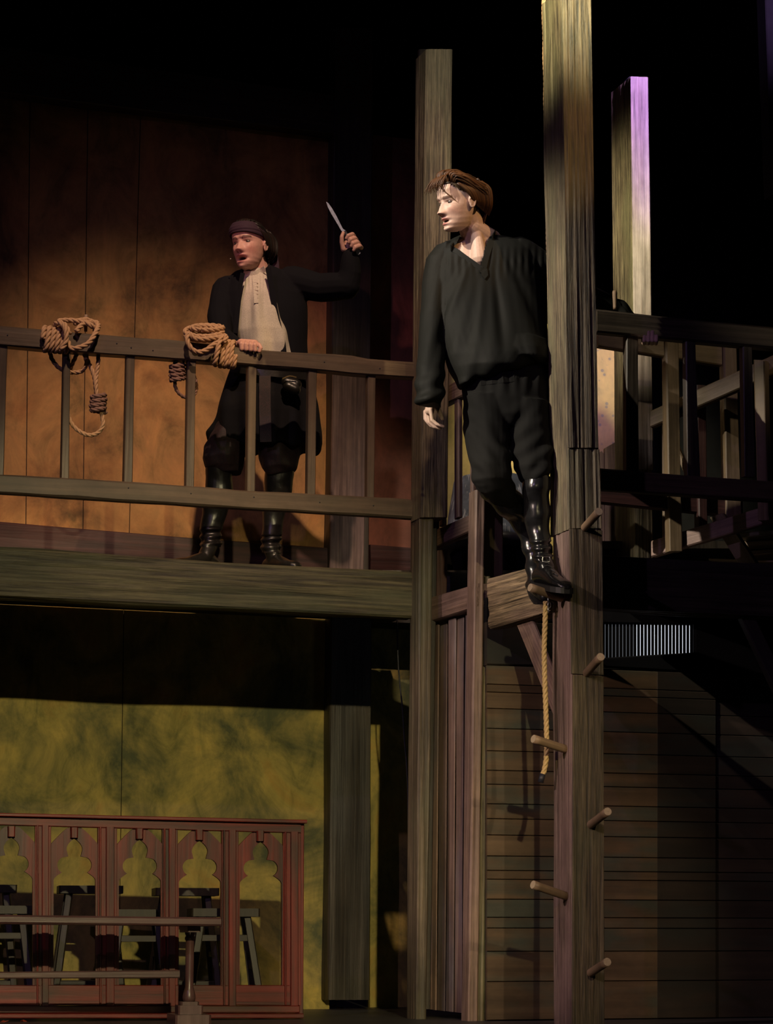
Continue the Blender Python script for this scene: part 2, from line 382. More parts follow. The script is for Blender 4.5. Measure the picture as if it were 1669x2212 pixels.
# --- dark post against the painted wall
t = empty('wall_post', WL.pt(760, 1500), 'dark weathered board post standing on the back wall between ochre and rust panels', 'post')
slab('upper_post', WL.sh(-0.12), [(724, 60), (806, 60), (797, 1262), (712, 1262)], 0.14, M['dark'], t, rough=0.006, grooves=0.004, m=8)
slab('lower_post', WL.sh(-0.12), [(715, 1290), (803, 1290), (799, 2160), (708, 2160)], 0.14, M['dark'], t, rough=0.006, grooves=0.004, m=8)
slab('board', WL.sh(-0.135), [(718, 805), (794, 812), (786, 1240), (712, 1236)], 0.02, wood('lit_post_board', (0.22, 0.15, 0.13), (0.09, 0.06, 0.055), (0.08, 0.05, 0.06), 50, 0.004), t, grooves=0.003, m=6)  # paler colour stands in for light on the middle of the post

# --- left balcony
t = empty('balcony_deck', FL.pt(450, 1240), 'heavy rough-hewn beam and boards carrying the left balcony', 'balcony')
slab('fascia_beam', FL.sh(-0.02), [(-400, 1160), (893, 1235), (893, 1335), (-400, 1271)], 0.12, M['fascia'], t, rough=0.012, grooves=0.006, m=10, bev=0.012)
for i in range(4):
    q = [FL.pt(-400, 1230, 0.10+i*0.39), FL.pt(893, 1230, 0.10+i*0.39)]
    zt = FL.pt(450, 1207, 0).z
    a, b = q; a.z = b.z = zt-0.035
    A = [V((a.x, a.y, zt-0.035)), V((a.x, a.y, zt)), V((a.x, a.y, zt))+FL.n*0.386, V((a.x, a.y, zt-0.035))+FL.n*0.386]
    Bq = [p+(b-a) for p in A]
    timber('deck_board', A, Bq, M['dark'], t, bev=0.003)
DECKZ = FL.pt(450, 1207, 0).z

a_ = WL.pt(802, 1220, 0.0); b_ = WL.pt(940, 1220, 0.0)
A = [V((a_.x, a_.y, DECKZ-0.035)), V((a_.x, a_.y, DECKZ)), V((a_.x, a_.y, DECKZ))+WL.n*0.35, V((a_.x, a_.y, DECKZ-0.035))+WL.n*0.35]
struct(timber('floor_light_filler', A, [p+V((b_.x-a_.x, b_.y-a_.y, 0)) for p in A], M['dark']))  # unseen filler slab, added to stop amber light leaking to the lower wall
t = empty('balcony_railing', FL.pt(450, 1100), 'long brown painted railing along the left balcony, ropes tied round it', 'railing')
RAILF = FL.sh(-0.03)
def polyrail(name, top, bot, pl, th, mat, parent, **k):
    xs = sorted(set([x for x, _ in top])); out = []
    rings = []
    for (x, y), (_, yb) in zip(top, bot):
        f = [pl.pt(x, yb), pl.pt(x, y)]; rings.append([f[0], f[1], f[1]+pl.n*th, f[0]+pl.n*th])
    fr = frame(sum(rings[0], V())/4, sum(rings[-1], V())/4-sum(rings[0], V())/4, V((0, 0, 1))); inv = fr.inverted()
    vs = []; fs = []; bev = 0.008; R = 8; n = 0
    for r0, r1 in zip(rings[:-1], rings[1:]):
        L = (r1[0]-r0[0]).length; sg = max(1, int(L/0.06))
        for s in range(sg + (1 if r1 is rings[-1] else 0)):
            tt = s/sg; q = [a.lerp(b, tt) for a, b in zip(r0, r1)]
            for i in range(4):
                p, nx = q[i], q[(i+1) % 4]; d = (nx-p).normalized(); l = (nx-p).length
                for e in (bev, l-bev):
                    w_ = p+d*e; w_ = w_ + V((0, 0, 1))*noise.noise(V((w_.x*5, i*3.1, w_.z*2)))*0.004
                    vs.append(inv @ w_)
            n += 1
    for s in range(n-1):
        for i in range(R):
            j = (i+1) % R; fs.append((s*R+i, s*R+j, (s+1)*R+j, (s+1)*R+i))
    fs.append(tuple(range(R-1, -1, -1))); fs.append(tuple((n-1)*R+i for i in range(R)))
    me = mesh_from(name, vs, fs); recalc(me); return link(name, me, mat, parent, fr)
polyrail('top_rail', [(-60, 699), (0, 703), (200, 720), (399, 736.5), (560, 755), (620, 760), (720, 764), (760, 768), (795, 775), (898, 782)],
         [(-60, 741), (0, 745.7), (200, 763), (399, 777.6), (560, 790), (620, 795), (720, 803), (760, 807), (795, 810), (898, 816)], RAILF, 0.075, M['rail'], t)
polyrail('bottom_rail', [(-60, 1019), (0, 1024), (280, 1040), (560, 1061), (850, 1075), (903, 1081)],
         [(-60, 1060), (0, 1064.5), (280, 1082), (560, 1100), (850, 1116), (903, 1120)], RAILF, 0.065, M['rail'], t)
for (a, b, y0, c, d, y1) in [(-5, 17, 742, -12, 8, 1028), (138, 153, 758, 132, 149, 1036), (274, 292, 765, 267, 286, 1044), (406, 424, 775, 401, 419, 1054),
                             (536, 555, 786, 533, 551, 1062), (667, 685, 798, 663, 681, 1071), (795, 812, 805, 792, 808, 1078)]:
    slab('baluster', RAILF.sh(0.015), [(a, y0), (b, y0), (d, y1), (c, y1)], 0.045, M['rail'], t, rough=0.004, m=2, bev=0.004)
for (x, y) in [(16, 724), (252, 742), (283, 751), (330, 757), (700, 782), (820, 796), (277, 1054), (412, 1066), (690, 1085), (806, 1092), (548, 1074)]:
    c_ = RAILF.pt(x, y, 0.001); tube('nail', [c_, c_-RAILF.n*0.003], 0.0035, M['tape'], bpy.data.objects['balcony_railing'], 8)
# belaying pins standing in the rails
def pin(px, py0, py1, Y, r, label):
    a, b = at(px, py1, Y), at(px, py0, Y); b.x = a.x
    L = (b-a).length
    p = [a+(b-a)*(i/10) for i in range(11)]
    o = tube('belaying_pin', p, lambda s: r*(0.8+0.25*s) if s < 0.93 else r*0.8, M['peg'], None, 10); tag(o, label, 'peg'); return o
YR = RAILF.pt(185, 715).y+0.04
pin(185, 680, 716, YR, 0.010, 'small turned wooden pin standing in the left balcony rail beside the coiled rope')
pin(1328, 628, 668, FR.pt(1328, 660).y+0.03, 0.012, 'small wooden pin standing on the dark right-hand rail behind the tall post')

# --- bay side: left post
t = empty('corner_post', FL.pt(900, 1200), 'tall square weathered post at the inner corner, behind the leaning man', 'post')
LP = FL.sh(-0.16)
post_px('upper_sheath', [(106, 920, 978, 0.16), (1117, 909, 967, 0.16)], LP, 0, M['post'], t, 0.004, 0.0035, 10, 3)
post_px('lower_post', [(1110, 906, 938, 0.15), (2180, 899, 921, 0.15)], LP.sh(0.03), 0, wood('mossy_post', (0.17, 0.13, 0.08), (0.06, 0.045, 0.03), (0.10, 0.11, 0.06), 50, 0.006), t, 0.005, 0.004, 8, 9, 0.0)
slab('backing_board', LP.sh(0.17), [(905, 106), (960, 106), (930, 2180), (884, 2180)], 0.03, M['dark'], t)
for p_ in (t.children[0], ):
    pass
slab('cleat', LP.sh(0.20), [(938, 1190), (968, 1186), (965, 1292), (940, 1300)], 0.05, wood('oxblood_board', (0.12, 0.045, 0.035), (0.07, 0.028, 0.022)), t)

# --- middle post of the bay, slightly leaning
t = empty('door_post', SD.pt(1035, 1700), 'narrow split door post standing at the right edge of the plank door', 'post')
MP = Plane(SD.pt(1027, 1500), 19).sh(-0.02)
post_px('left_board', [(1058, 1027, 1049, 0.10), (2215, 1011, 1033, 0.10)], MP, 0, M['mauve'], t, 0.003, 0.003, 8, 21, 0.0)
post_px('right_board', [(1245, 1049, 1059, 0.07), (2215, 1032, 1049, 0.07)], MP.sh(0.01), 0, wood('mossy_board', (0.25, 0.2, 0.10), (0.07, 0.06, 0.03), (0.14, 0.15, 0.08), 70, 0.008), t, 0.004, 0.005, 8, 23, 0.0)
t = empty('tan_post', MP.pt(1068, 1160, 0.15), 'plain tan board upright rising behind the lintel beside the bent leg', 'post')
slab('board', MP.sh(0.10), [(1040, 1000), (1087, 1000), (1087, 1250), (1040, 1250)], 0.05, M['tan'], t)
# --- lintel beams along the bay side
t = empty('lintel_beam', SD.pt(1000, 1300), 'hewn beam over the plank door, from corner post to door post', 'beam')
slab('beam', SD.sh(0.0), [(922, 1294), (1030, 1258), (1030, 1311), (922, 1345)], 0.10, M['mauve'], t, rough=0.008, grooves=0.006, m=8)
t = empty('lintel_beam', SD.pt(1100, 1280), 'deep hewn beam with dark grooves behind the planted boot, from door post to ladder post', 'beam')
slab('beam', SD.sh(-0.03), [(1052, 1248), (1206, 1205), (1206, 1316), (1056, 1357)], 0.10, M['lintel'], t, rough=0.012, grooves=0.010, m=12)
t = empty('diagonal_brace', SD.pt(1150, 1420), 'slanting brace under the grooved beam running down to the ladder post', 'brace')
slab('brace_board', SD.sh(0.01), [(1108, 1334), (1142, 1324), (1206, 1480), (1206, 1575)], 0.02, M['mauve'], t, axis='z', m=2)
# --- plank door
t = empty('plank_door', SD.pt(970, 2180), 'tall narrow door of five rough vertical planks beside the corner post', 'door')
DX = [(929, 925, 1350, 2186), (948.5, 942, 1345, 2188), (967, 961, 1338, 2190), (985, 979, 1330, 2192), (1003, 997, 1325, 2194), (1023, 1010, 1319, 2196)]
for i in range(5):
    a, b = DX[i], DX[i+1]
    slab('plank', SD.sh(0.045+0.012*(i % 2)), [(a[0]+1.2, a[2]+3*(i % 2)), (b[0]-1.8, b[2]+4), (b[1]-1.8, b[3]-6), (a[1]+1.2, a[3]-6)], 0.008, M['doorp'], t, rough=0.004, m=3, seed=i*5.1, bev=0.003)
slab('door_back', SD.sh(0.09), [(927, 1352), (1020, 1325), (1008, 2180), (924, 2180)], 0.02, M['dark'], t)
slab('hinge', SD.sh(0.03), [(924, 1380), (928, 1379), (928, 1424), (924, 1425)], 0.02, M['brass'], t, bev=0.001)
slab('hinge', SD.sh(0.03), [(916, 2108), (922, 2106), (921, 2166), (916, 2168)], 0.02, M['brass'], t, bev=0.001)
slab('latch', SD.sh(0.02), [(1017, 1713), (1023, 1711), (1022, 1756), (1017, 1758)], 0.02, M['mauve'], t, bev=0.002)
# --- side railing of the bay
t = empty('side_railing', SD.pt(980, 1100, 0.1), 'short sloping-looking side railing of the bay behind the leaning man', 'railing')
SR = SD.sh(0.05)
slab('top_rail', SR, [(938, 845), (1110, 762), (1110, 800), (938, 884)], 0.05, M['mauve'], t)
slab('bottom_rail', SR, [(931, 1148), (1030, 1104), (1030, 1141), (931, 1186)], 0.05, M['mauve'], t, rough=0.003, m=2)
for (a, b, y0, y1) in [(948, 956, 862, 1138), (980, 990, 846, 1122), (1014, 1020, 830, 1108)]:
    slab('baluster', SR.sh(0.01), [(a, y0), (b, y0-6), (b, y1-6), (a, y1)], 0.026, M['mauve'], t)

# ------------------------------------------------------------------ ladder post
LQ = Plane(at(1230, 1300, 10.33), 19)
t = empty('ladder_post', V((LQ.pt(1260, 2000).x, LQ.pt(1260, 2000).y, 0)), 'massive square climbing post with round pegs, tallest in the scene', 'post')
LPZ = LQ.pt(1260, 1143).z
post_px('upper_timber', [(-30, 1211, 1276, 0.235), (1143, 1229.5, 1297, 0.225)], LQ.sh(0.0), 0, M['post'], t, 0.006, 0.006, 14, 31)
post_px('lower_timber', [(1143, 1231, 1300, 0.21), (2225, 1236, 1304, 0.21)], LQ.sh(0.0), 0, M['postlow'], t, 0.004, 0.005, 14, 51, 0.0)
slab('facing_board', LQ.sh(-0.012), [(1231, 1142), (1300, 1146), (1304, 1458), (1235, 1455)], 0.012, M['postfront'], t, grooves=0.003, m=8, bev=0.002)
slab('facing_board', LQ.sh(-0.010), [(1237, 1458), (1304, 1461), (1305, 2225), (1237, 2225)], 0.012, M['postfront'], t, grooves=0.003, m=8, bev=0.002, seed=4)
slab('facing_board', LQ.sh(-0.008), [(1213, -30), (1276, -30), (1292, 967), (1226, 967)], 0.010, wood('grooved_facing', (0.20, 0.15, 0.09), (0.02, 0.016, 0.01), (0.13, 0.12, 0.06), 70, 0.012), t, grooves=0.006, m=14, bev=0.002, seed=7)  # dark colour carries the shade of the post's front face
slab('facing_board', LQ.sh(-0.008), [(1228, 970), (1294, 971), (1299, 1141), (1230, 1141)], 0.010, bpy.data.materials['grooved_facing'], t, grooves=0.006, m=14, bev=0.002, seed=11)
def peg(tip, base, Ytip, Ybase, r=0.021):
    a, b = at(*tip, Ytip), at(*base, Ybase)
    o = tube('peg', [a+(b-a)*(i/6) for i in range(7)], r, M['peg'], t, 18, False)
    for p in o.data.polygons: p.use_smooth = len(p.vertices) == 4
    d = (a-b).normalized(); c = tube('peg_end', [a-d*0.001, a+d*0.002], r*0.94, M['pegend'], o, 18, False)
    return o
for tp, bs in [((1293, 1105), (1256, 1147)), ((1297, 1419), (1260, 1461)), ((1312, 1753), (1268, 1787)), ((1311, 2078), (1268, 2106))]:
    yb = LQ.pt(*bs).y; peg(tp, bs, yb-0.22, yb+0.04, 0.0185)
for tp, bs in [((1152, 1596), (1223, 1619)), ((1151, 1911), (1223, 1936)), ((1145, 1269), (1212, 1292))]:
    yb = LQ.pt(1232, bs[1]).y+0.06; peg(tp, bs, yb-0.10, yb+0.0, 0.019)

# rope running up the back edge of the ladder post
P = [at(1174+i*0.9 - (1 if i % 2 else 0), -20+i*48, 10.56) for i in range(13)]
o = rope_mesh('climbing_rope', [(P, False)], 0.011, M['rope']); tag(o, 'thin hemp rope running up the left back edge of the tall climbing post', 'rope')
# golden rope hanging below the boot
YG = 10.45
t = empty('hanging_rope', at(1176, 1300, YG), 'golden twisted rope hanging below the boot beside the climbing post', 'rope')
P = [at(x, y, YG) for x, y in [(1178, 1285), (1177, 1340), (1175, 1400), (1176, 1460), (1178, 1520), (1180, 1580), (1180, 1630), (1176, 1660), (1171, 1676)]]
rope_mesh('rope_strand', [(P, False)], 0.0125, M['ropegold'], t, 0.075)
tube('taped_end', [at(1172, 1672, YG), at(1167, 1690, YG)], 0.0135, M['tape'], t)
for i, (x, y) in enumerate([(1184, 1296), (1186, 1307), (1184, 1317)]):
    c = at(x, y, YG-0.01); lp = [c+V((math.cos(a)*0.006*(1 if i % 2 else 0.3), math.cos(a)*0.006*(0.3 if i % 2 else 1), math.sin(a)*0.014)) for a in [k*math.pi/5 for k in range(11)]]
    tube('chain_link', lp, 0.0025, M['steel'], t, 6)

# ------------------------------------------------------------------ right-hand balcony
t = empty('right_deck', FR.pt(1450, 1250), 'dark heavy beam and boards under the right-hand balcony', 'balcony')
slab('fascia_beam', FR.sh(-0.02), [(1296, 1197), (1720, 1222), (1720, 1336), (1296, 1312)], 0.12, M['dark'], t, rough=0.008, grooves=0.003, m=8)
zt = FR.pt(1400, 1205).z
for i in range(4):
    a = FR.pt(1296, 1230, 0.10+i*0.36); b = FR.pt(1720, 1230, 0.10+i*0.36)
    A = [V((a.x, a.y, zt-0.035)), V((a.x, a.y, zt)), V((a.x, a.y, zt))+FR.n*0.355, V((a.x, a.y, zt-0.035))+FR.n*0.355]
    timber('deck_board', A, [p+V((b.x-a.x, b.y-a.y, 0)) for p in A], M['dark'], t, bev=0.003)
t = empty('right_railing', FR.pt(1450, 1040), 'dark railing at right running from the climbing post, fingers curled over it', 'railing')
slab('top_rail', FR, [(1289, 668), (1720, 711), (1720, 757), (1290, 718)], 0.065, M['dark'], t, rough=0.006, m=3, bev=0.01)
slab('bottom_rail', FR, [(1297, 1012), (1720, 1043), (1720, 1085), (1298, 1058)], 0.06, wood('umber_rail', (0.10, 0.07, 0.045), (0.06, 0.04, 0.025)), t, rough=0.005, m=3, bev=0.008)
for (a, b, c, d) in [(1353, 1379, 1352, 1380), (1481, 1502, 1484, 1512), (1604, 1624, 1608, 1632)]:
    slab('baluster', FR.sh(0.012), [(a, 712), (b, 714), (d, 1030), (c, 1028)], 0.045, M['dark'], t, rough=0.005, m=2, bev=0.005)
# rear stair railing (lit)
RB = FR.sh(0.75)
t = empty('rear_railing', RB.pt(1480, 1100), 'lit tan railing set behind the dark right-hand railing', 'railing')
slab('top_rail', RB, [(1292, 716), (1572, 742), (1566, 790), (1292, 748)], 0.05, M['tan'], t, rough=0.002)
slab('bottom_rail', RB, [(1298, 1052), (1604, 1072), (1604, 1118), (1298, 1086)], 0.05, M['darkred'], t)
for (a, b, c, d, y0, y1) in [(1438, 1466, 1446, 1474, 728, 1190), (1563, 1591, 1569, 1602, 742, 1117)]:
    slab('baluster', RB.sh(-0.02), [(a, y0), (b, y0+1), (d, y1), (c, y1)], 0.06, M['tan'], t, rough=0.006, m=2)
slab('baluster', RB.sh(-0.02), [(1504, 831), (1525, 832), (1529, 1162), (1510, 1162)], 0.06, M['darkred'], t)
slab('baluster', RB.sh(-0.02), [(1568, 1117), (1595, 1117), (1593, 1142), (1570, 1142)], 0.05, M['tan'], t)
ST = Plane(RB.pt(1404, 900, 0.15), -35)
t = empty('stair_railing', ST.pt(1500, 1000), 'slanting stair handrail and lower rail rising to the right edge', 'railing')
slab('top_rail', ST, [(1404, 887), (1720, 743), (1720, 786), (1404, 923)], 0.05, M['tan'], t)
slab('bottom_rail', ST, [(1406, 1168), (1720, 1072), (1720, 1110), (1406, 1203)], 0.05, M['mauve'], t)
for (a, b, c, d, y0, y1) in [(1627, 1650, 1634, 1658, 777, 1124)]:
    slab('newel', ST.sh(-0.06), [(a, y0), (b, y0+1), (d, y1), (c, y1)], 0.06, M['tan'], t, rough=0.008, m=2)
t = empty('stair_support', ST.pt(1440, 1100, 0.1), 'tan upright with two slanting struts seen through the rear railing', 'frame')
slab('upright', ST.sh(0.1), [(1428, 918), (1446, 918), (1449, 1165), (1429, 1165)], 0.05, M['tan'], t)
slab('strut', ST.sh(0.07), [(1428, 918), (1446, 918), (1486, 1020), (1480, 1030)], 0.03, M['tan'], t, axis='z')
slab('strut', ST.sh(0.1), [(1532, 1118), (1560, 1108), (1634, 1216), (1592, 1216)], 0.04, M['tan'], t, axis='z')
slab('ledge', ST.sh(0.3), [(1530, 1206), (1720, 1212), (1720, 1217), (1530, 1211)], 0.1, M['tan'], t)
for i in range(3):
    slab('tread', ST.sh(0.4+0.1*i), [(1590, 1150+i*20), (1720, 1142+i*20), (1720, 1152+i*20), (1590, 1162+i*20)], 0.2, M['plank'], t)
# tall post with violet top
BP = Plane(at(1385, 700, 12.2), 19)
t = empty('violet_post', BP.pt(1385, 1100), 'tall free-standing post at right whose top glows violet', 'post')
post_px('timber', [(166, 1361, 1400, 0.26), (1205, 1374, 1412, 0.26)], BP, 0, M['post'], t, 0.005, 0.004, 10, 61)
slab('facing_board', BP.sh(-0.01), [(1362, 165), (1400, 167), (1411, 1015), (1372, 1012)], 0.01, wood('pale_facing', (0.27, 0.21, 0.19), (0.10, 0.08, 0.07), (0.5, 0.42, 0.42), 75, 0.006), t, grooves=0.004, m=8)
o = tube('splinter', [at(1361, 165, 12.2), at(1352, 172, 12.2), at(1343, 181, 12.25)], 0.0012, M['tape'], t, 5)
# yellow speckled flat and picket
YW = Plane(at(1320, 900, 13.6), 10)
me_ = slab('wall_right', YW, [(1230, 740), (1356, 748), (1362, 1230), (1230, 1230)], 0.04, M['yelwall']); struct(me_)
t = empty('picket_board', YW.pt(1325, 1100, -0.4), 'pinkish-brown pointed picket boards before the speckled yellow flat', 'fence')
def poly_px(name, pl, pts, th, mat, parent):
    P = [pl.pt(*p) for p in pts]; n = len(P); fr = frame(P[0], V((0, 0, 1)), pl.u); inv = fr.inverted()
    vs = [inv @ p for p in P]+[inv @ (p+pl.n*th) for p in P]
    fs = [tuple(range(n-1, -1, -1)), tuple(range(n, 2*n))]+[(i, (i+1) % n, n+(i+1) % n, n+i) for i in range(n)]
    me = mesh_from(name, vs, fs); recalc(me); return link(name, me, mat, parent, fr)
YP = YW.sh(-0.4)
poly_px('picket', YP, [(1306, 968), (1327, 956), (1342, 970), (1343, 1222), (1306, 1222)], 0.03, M['mauve'], t)
poly_px('picket', YP.sh(0.02), [(1290, 982), (1299, 974), (1306, 984), (1306, 1222), (1290, 1222)], 0.03, M['mauve'], t)
q_ = YP.pt(1325, 1222); struct(box('floor_right_deck', (q_.x+0.6, 12.95, q_.z-0.02), (1.9, 1.2, 0.04), M['dark']))
# black masking wing far right
struct(slab('wall_right_masking', Plane(at(1500, 800, 14.6), 5), [(1345, -100), (1900, -100), (1900, 2100), (1345, 2100)], 0.1, M['black']))
t = slab('wing_post', Plane(at(1660, 200, 11.6), 19), [(1651, -40), (1700, -40), (1712, 420), (1668, 420)], 0.1, M['black']); tag(t, 'barely lit dark post cut off by the upper right picture edge', 'post')  # black colour stands in for the post being left unlit
# flats behind the bay seen between balusters
o = struct(slab('wall_bay_back', Plane(at(1050, 950, 13.5), 8), [(950, 700), (1200, 700), (1200, 1210), (950, 1210)], 0.04, M['yel2']))
# tub
TC = at(1065, 1150, 12.5); zt0, zt1 = at(1065, 1040, 12.5).z, at(1065, 1185, 12.5).z
t = empty('draped_tub', V((TC.x, TC.y, zt1)), 'slate-grey streaked round tub behind the side railing, below the yellow flat', 'tub')
def lathe(name, c, prof, mat, parent, n=40, tilt=0):
    vs = []; fs = []; m_ = len(prof)
    Rm = Matrix.Rotation(tilt, 3, 'X')
    for (r, z) in prof:
        for k in range(n):
            a = 2*math.pi*k/n; vs.append(Rm @ V((r*math.cos(a), r*math.sin(a), z)))
    for i in range(m_-1):
        for k in range(n):
            j = (k+1) % n; fs.append((i*n+k, i*n+j, (i+1)*n+j, (i+1)*n+k))
    fs.append(tuple(range(n-1, -1, -1))); fs.append(tuple((m_-1)*n+k for k in range(n)))
    me = mesh_from(name, vs, fs); recalc(me); o = link(name, me, mat, parent, Matrix.Translation(c), True); return o
hh = zt0-zt1
lathe('tub_body', V((TC.x, TC.y, zt1)), [(0.285, 0.0), (0.285, 0.05), (0.26, 0.06), (0.245, hh*0.5), (0.215, hh), (0.20, hh), (0.19, hh-0.02)], M['tub'], t, tilt=-0.10)
lathe('tub_rim', V((TC.x, TC.y, zt1-0.035)), [(0.31, 0.0), (0.325, 0.012), (0.325, 0.035), (0.30, 0.05)], plain('rim_iron', (0.05, 0.045, 0.045), 0.45, 0, 0.002, 40), t, tilt=-0.10)
lathe('tub_stand', V((TC.x, TC.y, zt1-0.16)), [(0.22, 0), (0.22, 0.04), (0.24, 0.13)], M['black'], t, 24)
o = slab('bay_threshold', Plane(at(990, 1245, 12.2), 5), [(950, 1235), (1050, 1238), (1050, 1290), (950, 1290)], 0.12, M['dark'], rough=0.006, m=4)
tag(o, 'dark deck edge with a pale lip, seen below the slate tub', 'beam')
struct(box('floor_bay_deck', (1.02*0+at(1130, 1200, 12.6).x, 12.75, zt1-0.18), (1.6, 1.0, 0.04), M['dark']))

# ------------------------------------------------------------------ plank wall right
t = empty('wall_plank_right', PW.pt(1100, 2000), kind='structure')
LN = [1440, 1481, 1498, 1533, 1576, 1624, 1666, 1696, 1738, 1770, 1805, 1850, 1881, 1900, 1943, 1982, 2005, 2055, 2120, 2203]
def yl(y, x): return y + (x-1150)*0.35/5000*(2035-y)*0.9
for i in range(len(LN)-1):
    a, b = LN[i], LN[i+1]
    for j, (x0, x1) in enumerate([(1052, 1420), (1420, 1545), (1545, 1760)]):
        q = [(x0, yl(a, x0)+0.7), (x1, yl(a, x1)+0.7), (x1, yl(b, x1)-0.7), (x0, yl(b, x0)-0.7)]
        slab('plank', PW.sh(0.0 if j < 1 else (-0.004 if j == 1 else 0.004)), q, 0.02, M['plank'] if j < 1 else M['plankshade'], t, axis='x', bev=0.002)
slab('backing', PW.sh(0.022), [(1052, 1435), (1760, 1460), (1760, 2195), (1052, 2205)], 0.03, M['dark'], t)
slab('header_board', PW, [(1052, 1290), (1760, 1290), (1760, 1352), (1052, 1343)], 0.05, M['black'], t)
slab('header_board', PW, [(1052, 1343), (1300, 1346), (1300, 1440), (1052, 1436)], 0.05, M['plankshade'], t)
slab('header_board', PW, [(1503, 1349), (1760, 1352), (1760, 1460), (1503, 1452)], 0.05, M['black'], t)
slab('header_board', PW, [(1300, 1421), (1503, 1409), (1503, 1452), (1300, 1440)], 0.05, M['black'], t)
# slatted vent with backstage worklight behind it
t = empty('slatted_vent', PW.pt(1400, 1380), 'slatted vent with cold backstage light leaking through its upright gaps', 'vent')
for i in range(27):
    x = 1299+i*7.6
    slab('slat', PW.sh(0.008), [(x+1.1, 1344), (x+6.9, 1344), (x+6.9, 1430), (x+1.1, 1430)], 0.003, M['black'], t, bev=0.0)
m1 = mk_lamp(0.12); m2 = mk_lamp(1.0)
t = empty('backstage_lamp', PW.pt(1400, 1380, 0.2), 'cold white backstage worklight glowing behind the slatted vent', 'lamp')
slab('light_panel', PW.sh(0.10), [(1290, 1335), (1374, 1335), (1374, 1440), (1290, 1440)], 0.02, m1, t)
slab('light_panel', PW.sh(0.10), [(1374, 1335), (1515, 1335), (1515, 1440), (1374, 1440)], 0.02, m2, t)
# braces under right deck
t = empty('deck_brace', FR.pt(1640, 1400, 0.02), 'thin slanting brace under the right-hand balcony at the picture edge', 'brace')
slab('brace_board', FR.sh(0.02), [(1602, 1335), (1632, 1335), (1712, 1500), (1712, 1570)], 0.05, M['dark'], t, axis='z')

# hanging cables beside wall post
o = tube('cable', catmull([at(856, 1290, 12.2), at(860, 1440, 12.2), at(868, 1520, 12.2), at(873, 1600, 12.2), at(880, 1690, 12.2), at(882, 1900, 12.2)], 0.1), 0.004, M['tape'], None, 6)
tag(o, 'thin black cable hanging in the gap left of the corner post', 'cable')

# ------------------------------------------------------------------ gothic screen
GP = Plane(at(330, 2190, 11.42), 15)
t = empty('gothic_screen', GP.pt(330, 2190), 'low red-brown screen with five pointed trefoil arches', 'screen')
def zz(x, y): return (x/2.318, 1720+y/2.318)      # from measured crop to picture
def gq(x0, y0, x1, y1, dy=0.0):                   # quad following the slight fall of the top
    return [zz(x0, y0), zz(x1, y0+dy), zz(x1, y1+dy), zz(x0, y1)]
def base0(o, z=0.0): return o
slab('cap_rail', GP.sh(-0.05), [zz(-60, 82), zz(1537, 118), zz(1537, 136), zz(-60, 98)], 0.13, M['red'], t, bev=0.003)
slab('head_rail', GP.sh(-0.02), [zz(-60, 100), zz(1507, 140), zz(1507, 184), zz(-60, 142)], 0.06, M['red'], t, bev=0.003)
slab('end_stile', GP.sh(-0.01), [zz(1503, 138), zz(1523, 139), zz(1518, 1100), zz(1497, 1100)], 0.08, M['red'], t, bev=0.003)
for (a, b) in [(182, 250), (496, 580), (818, 884), (1116, 1188), (1424, 1500)]:
    w_ = (b-a)
    yt = 140+a*0.026
    slab('mullion', GP.sh(-0.03), [zz(a+w_*0.42, yt), zz(a+w_*0.92, yt), zz(a+w_*0.92, 1050), zz(a+w_*0.42, 1050)], 0.06, M['red'], t, bev=0.003)
    slab('mullion_board', GP.sh(-0.012), [zz(a-6, yt), zz(b+6, yt), zz(b+6, 1045), zz(a-6, 1045)], 0.03, M['red'], t, bev=0.002)
    slab('bead', GP.sh(-0.026), [zz(a+2, yt), zz(a+12, yt), zz(a+12, 1045), zz(a+2, 1045)], 0.02, M['red'], t, bev=0.003)
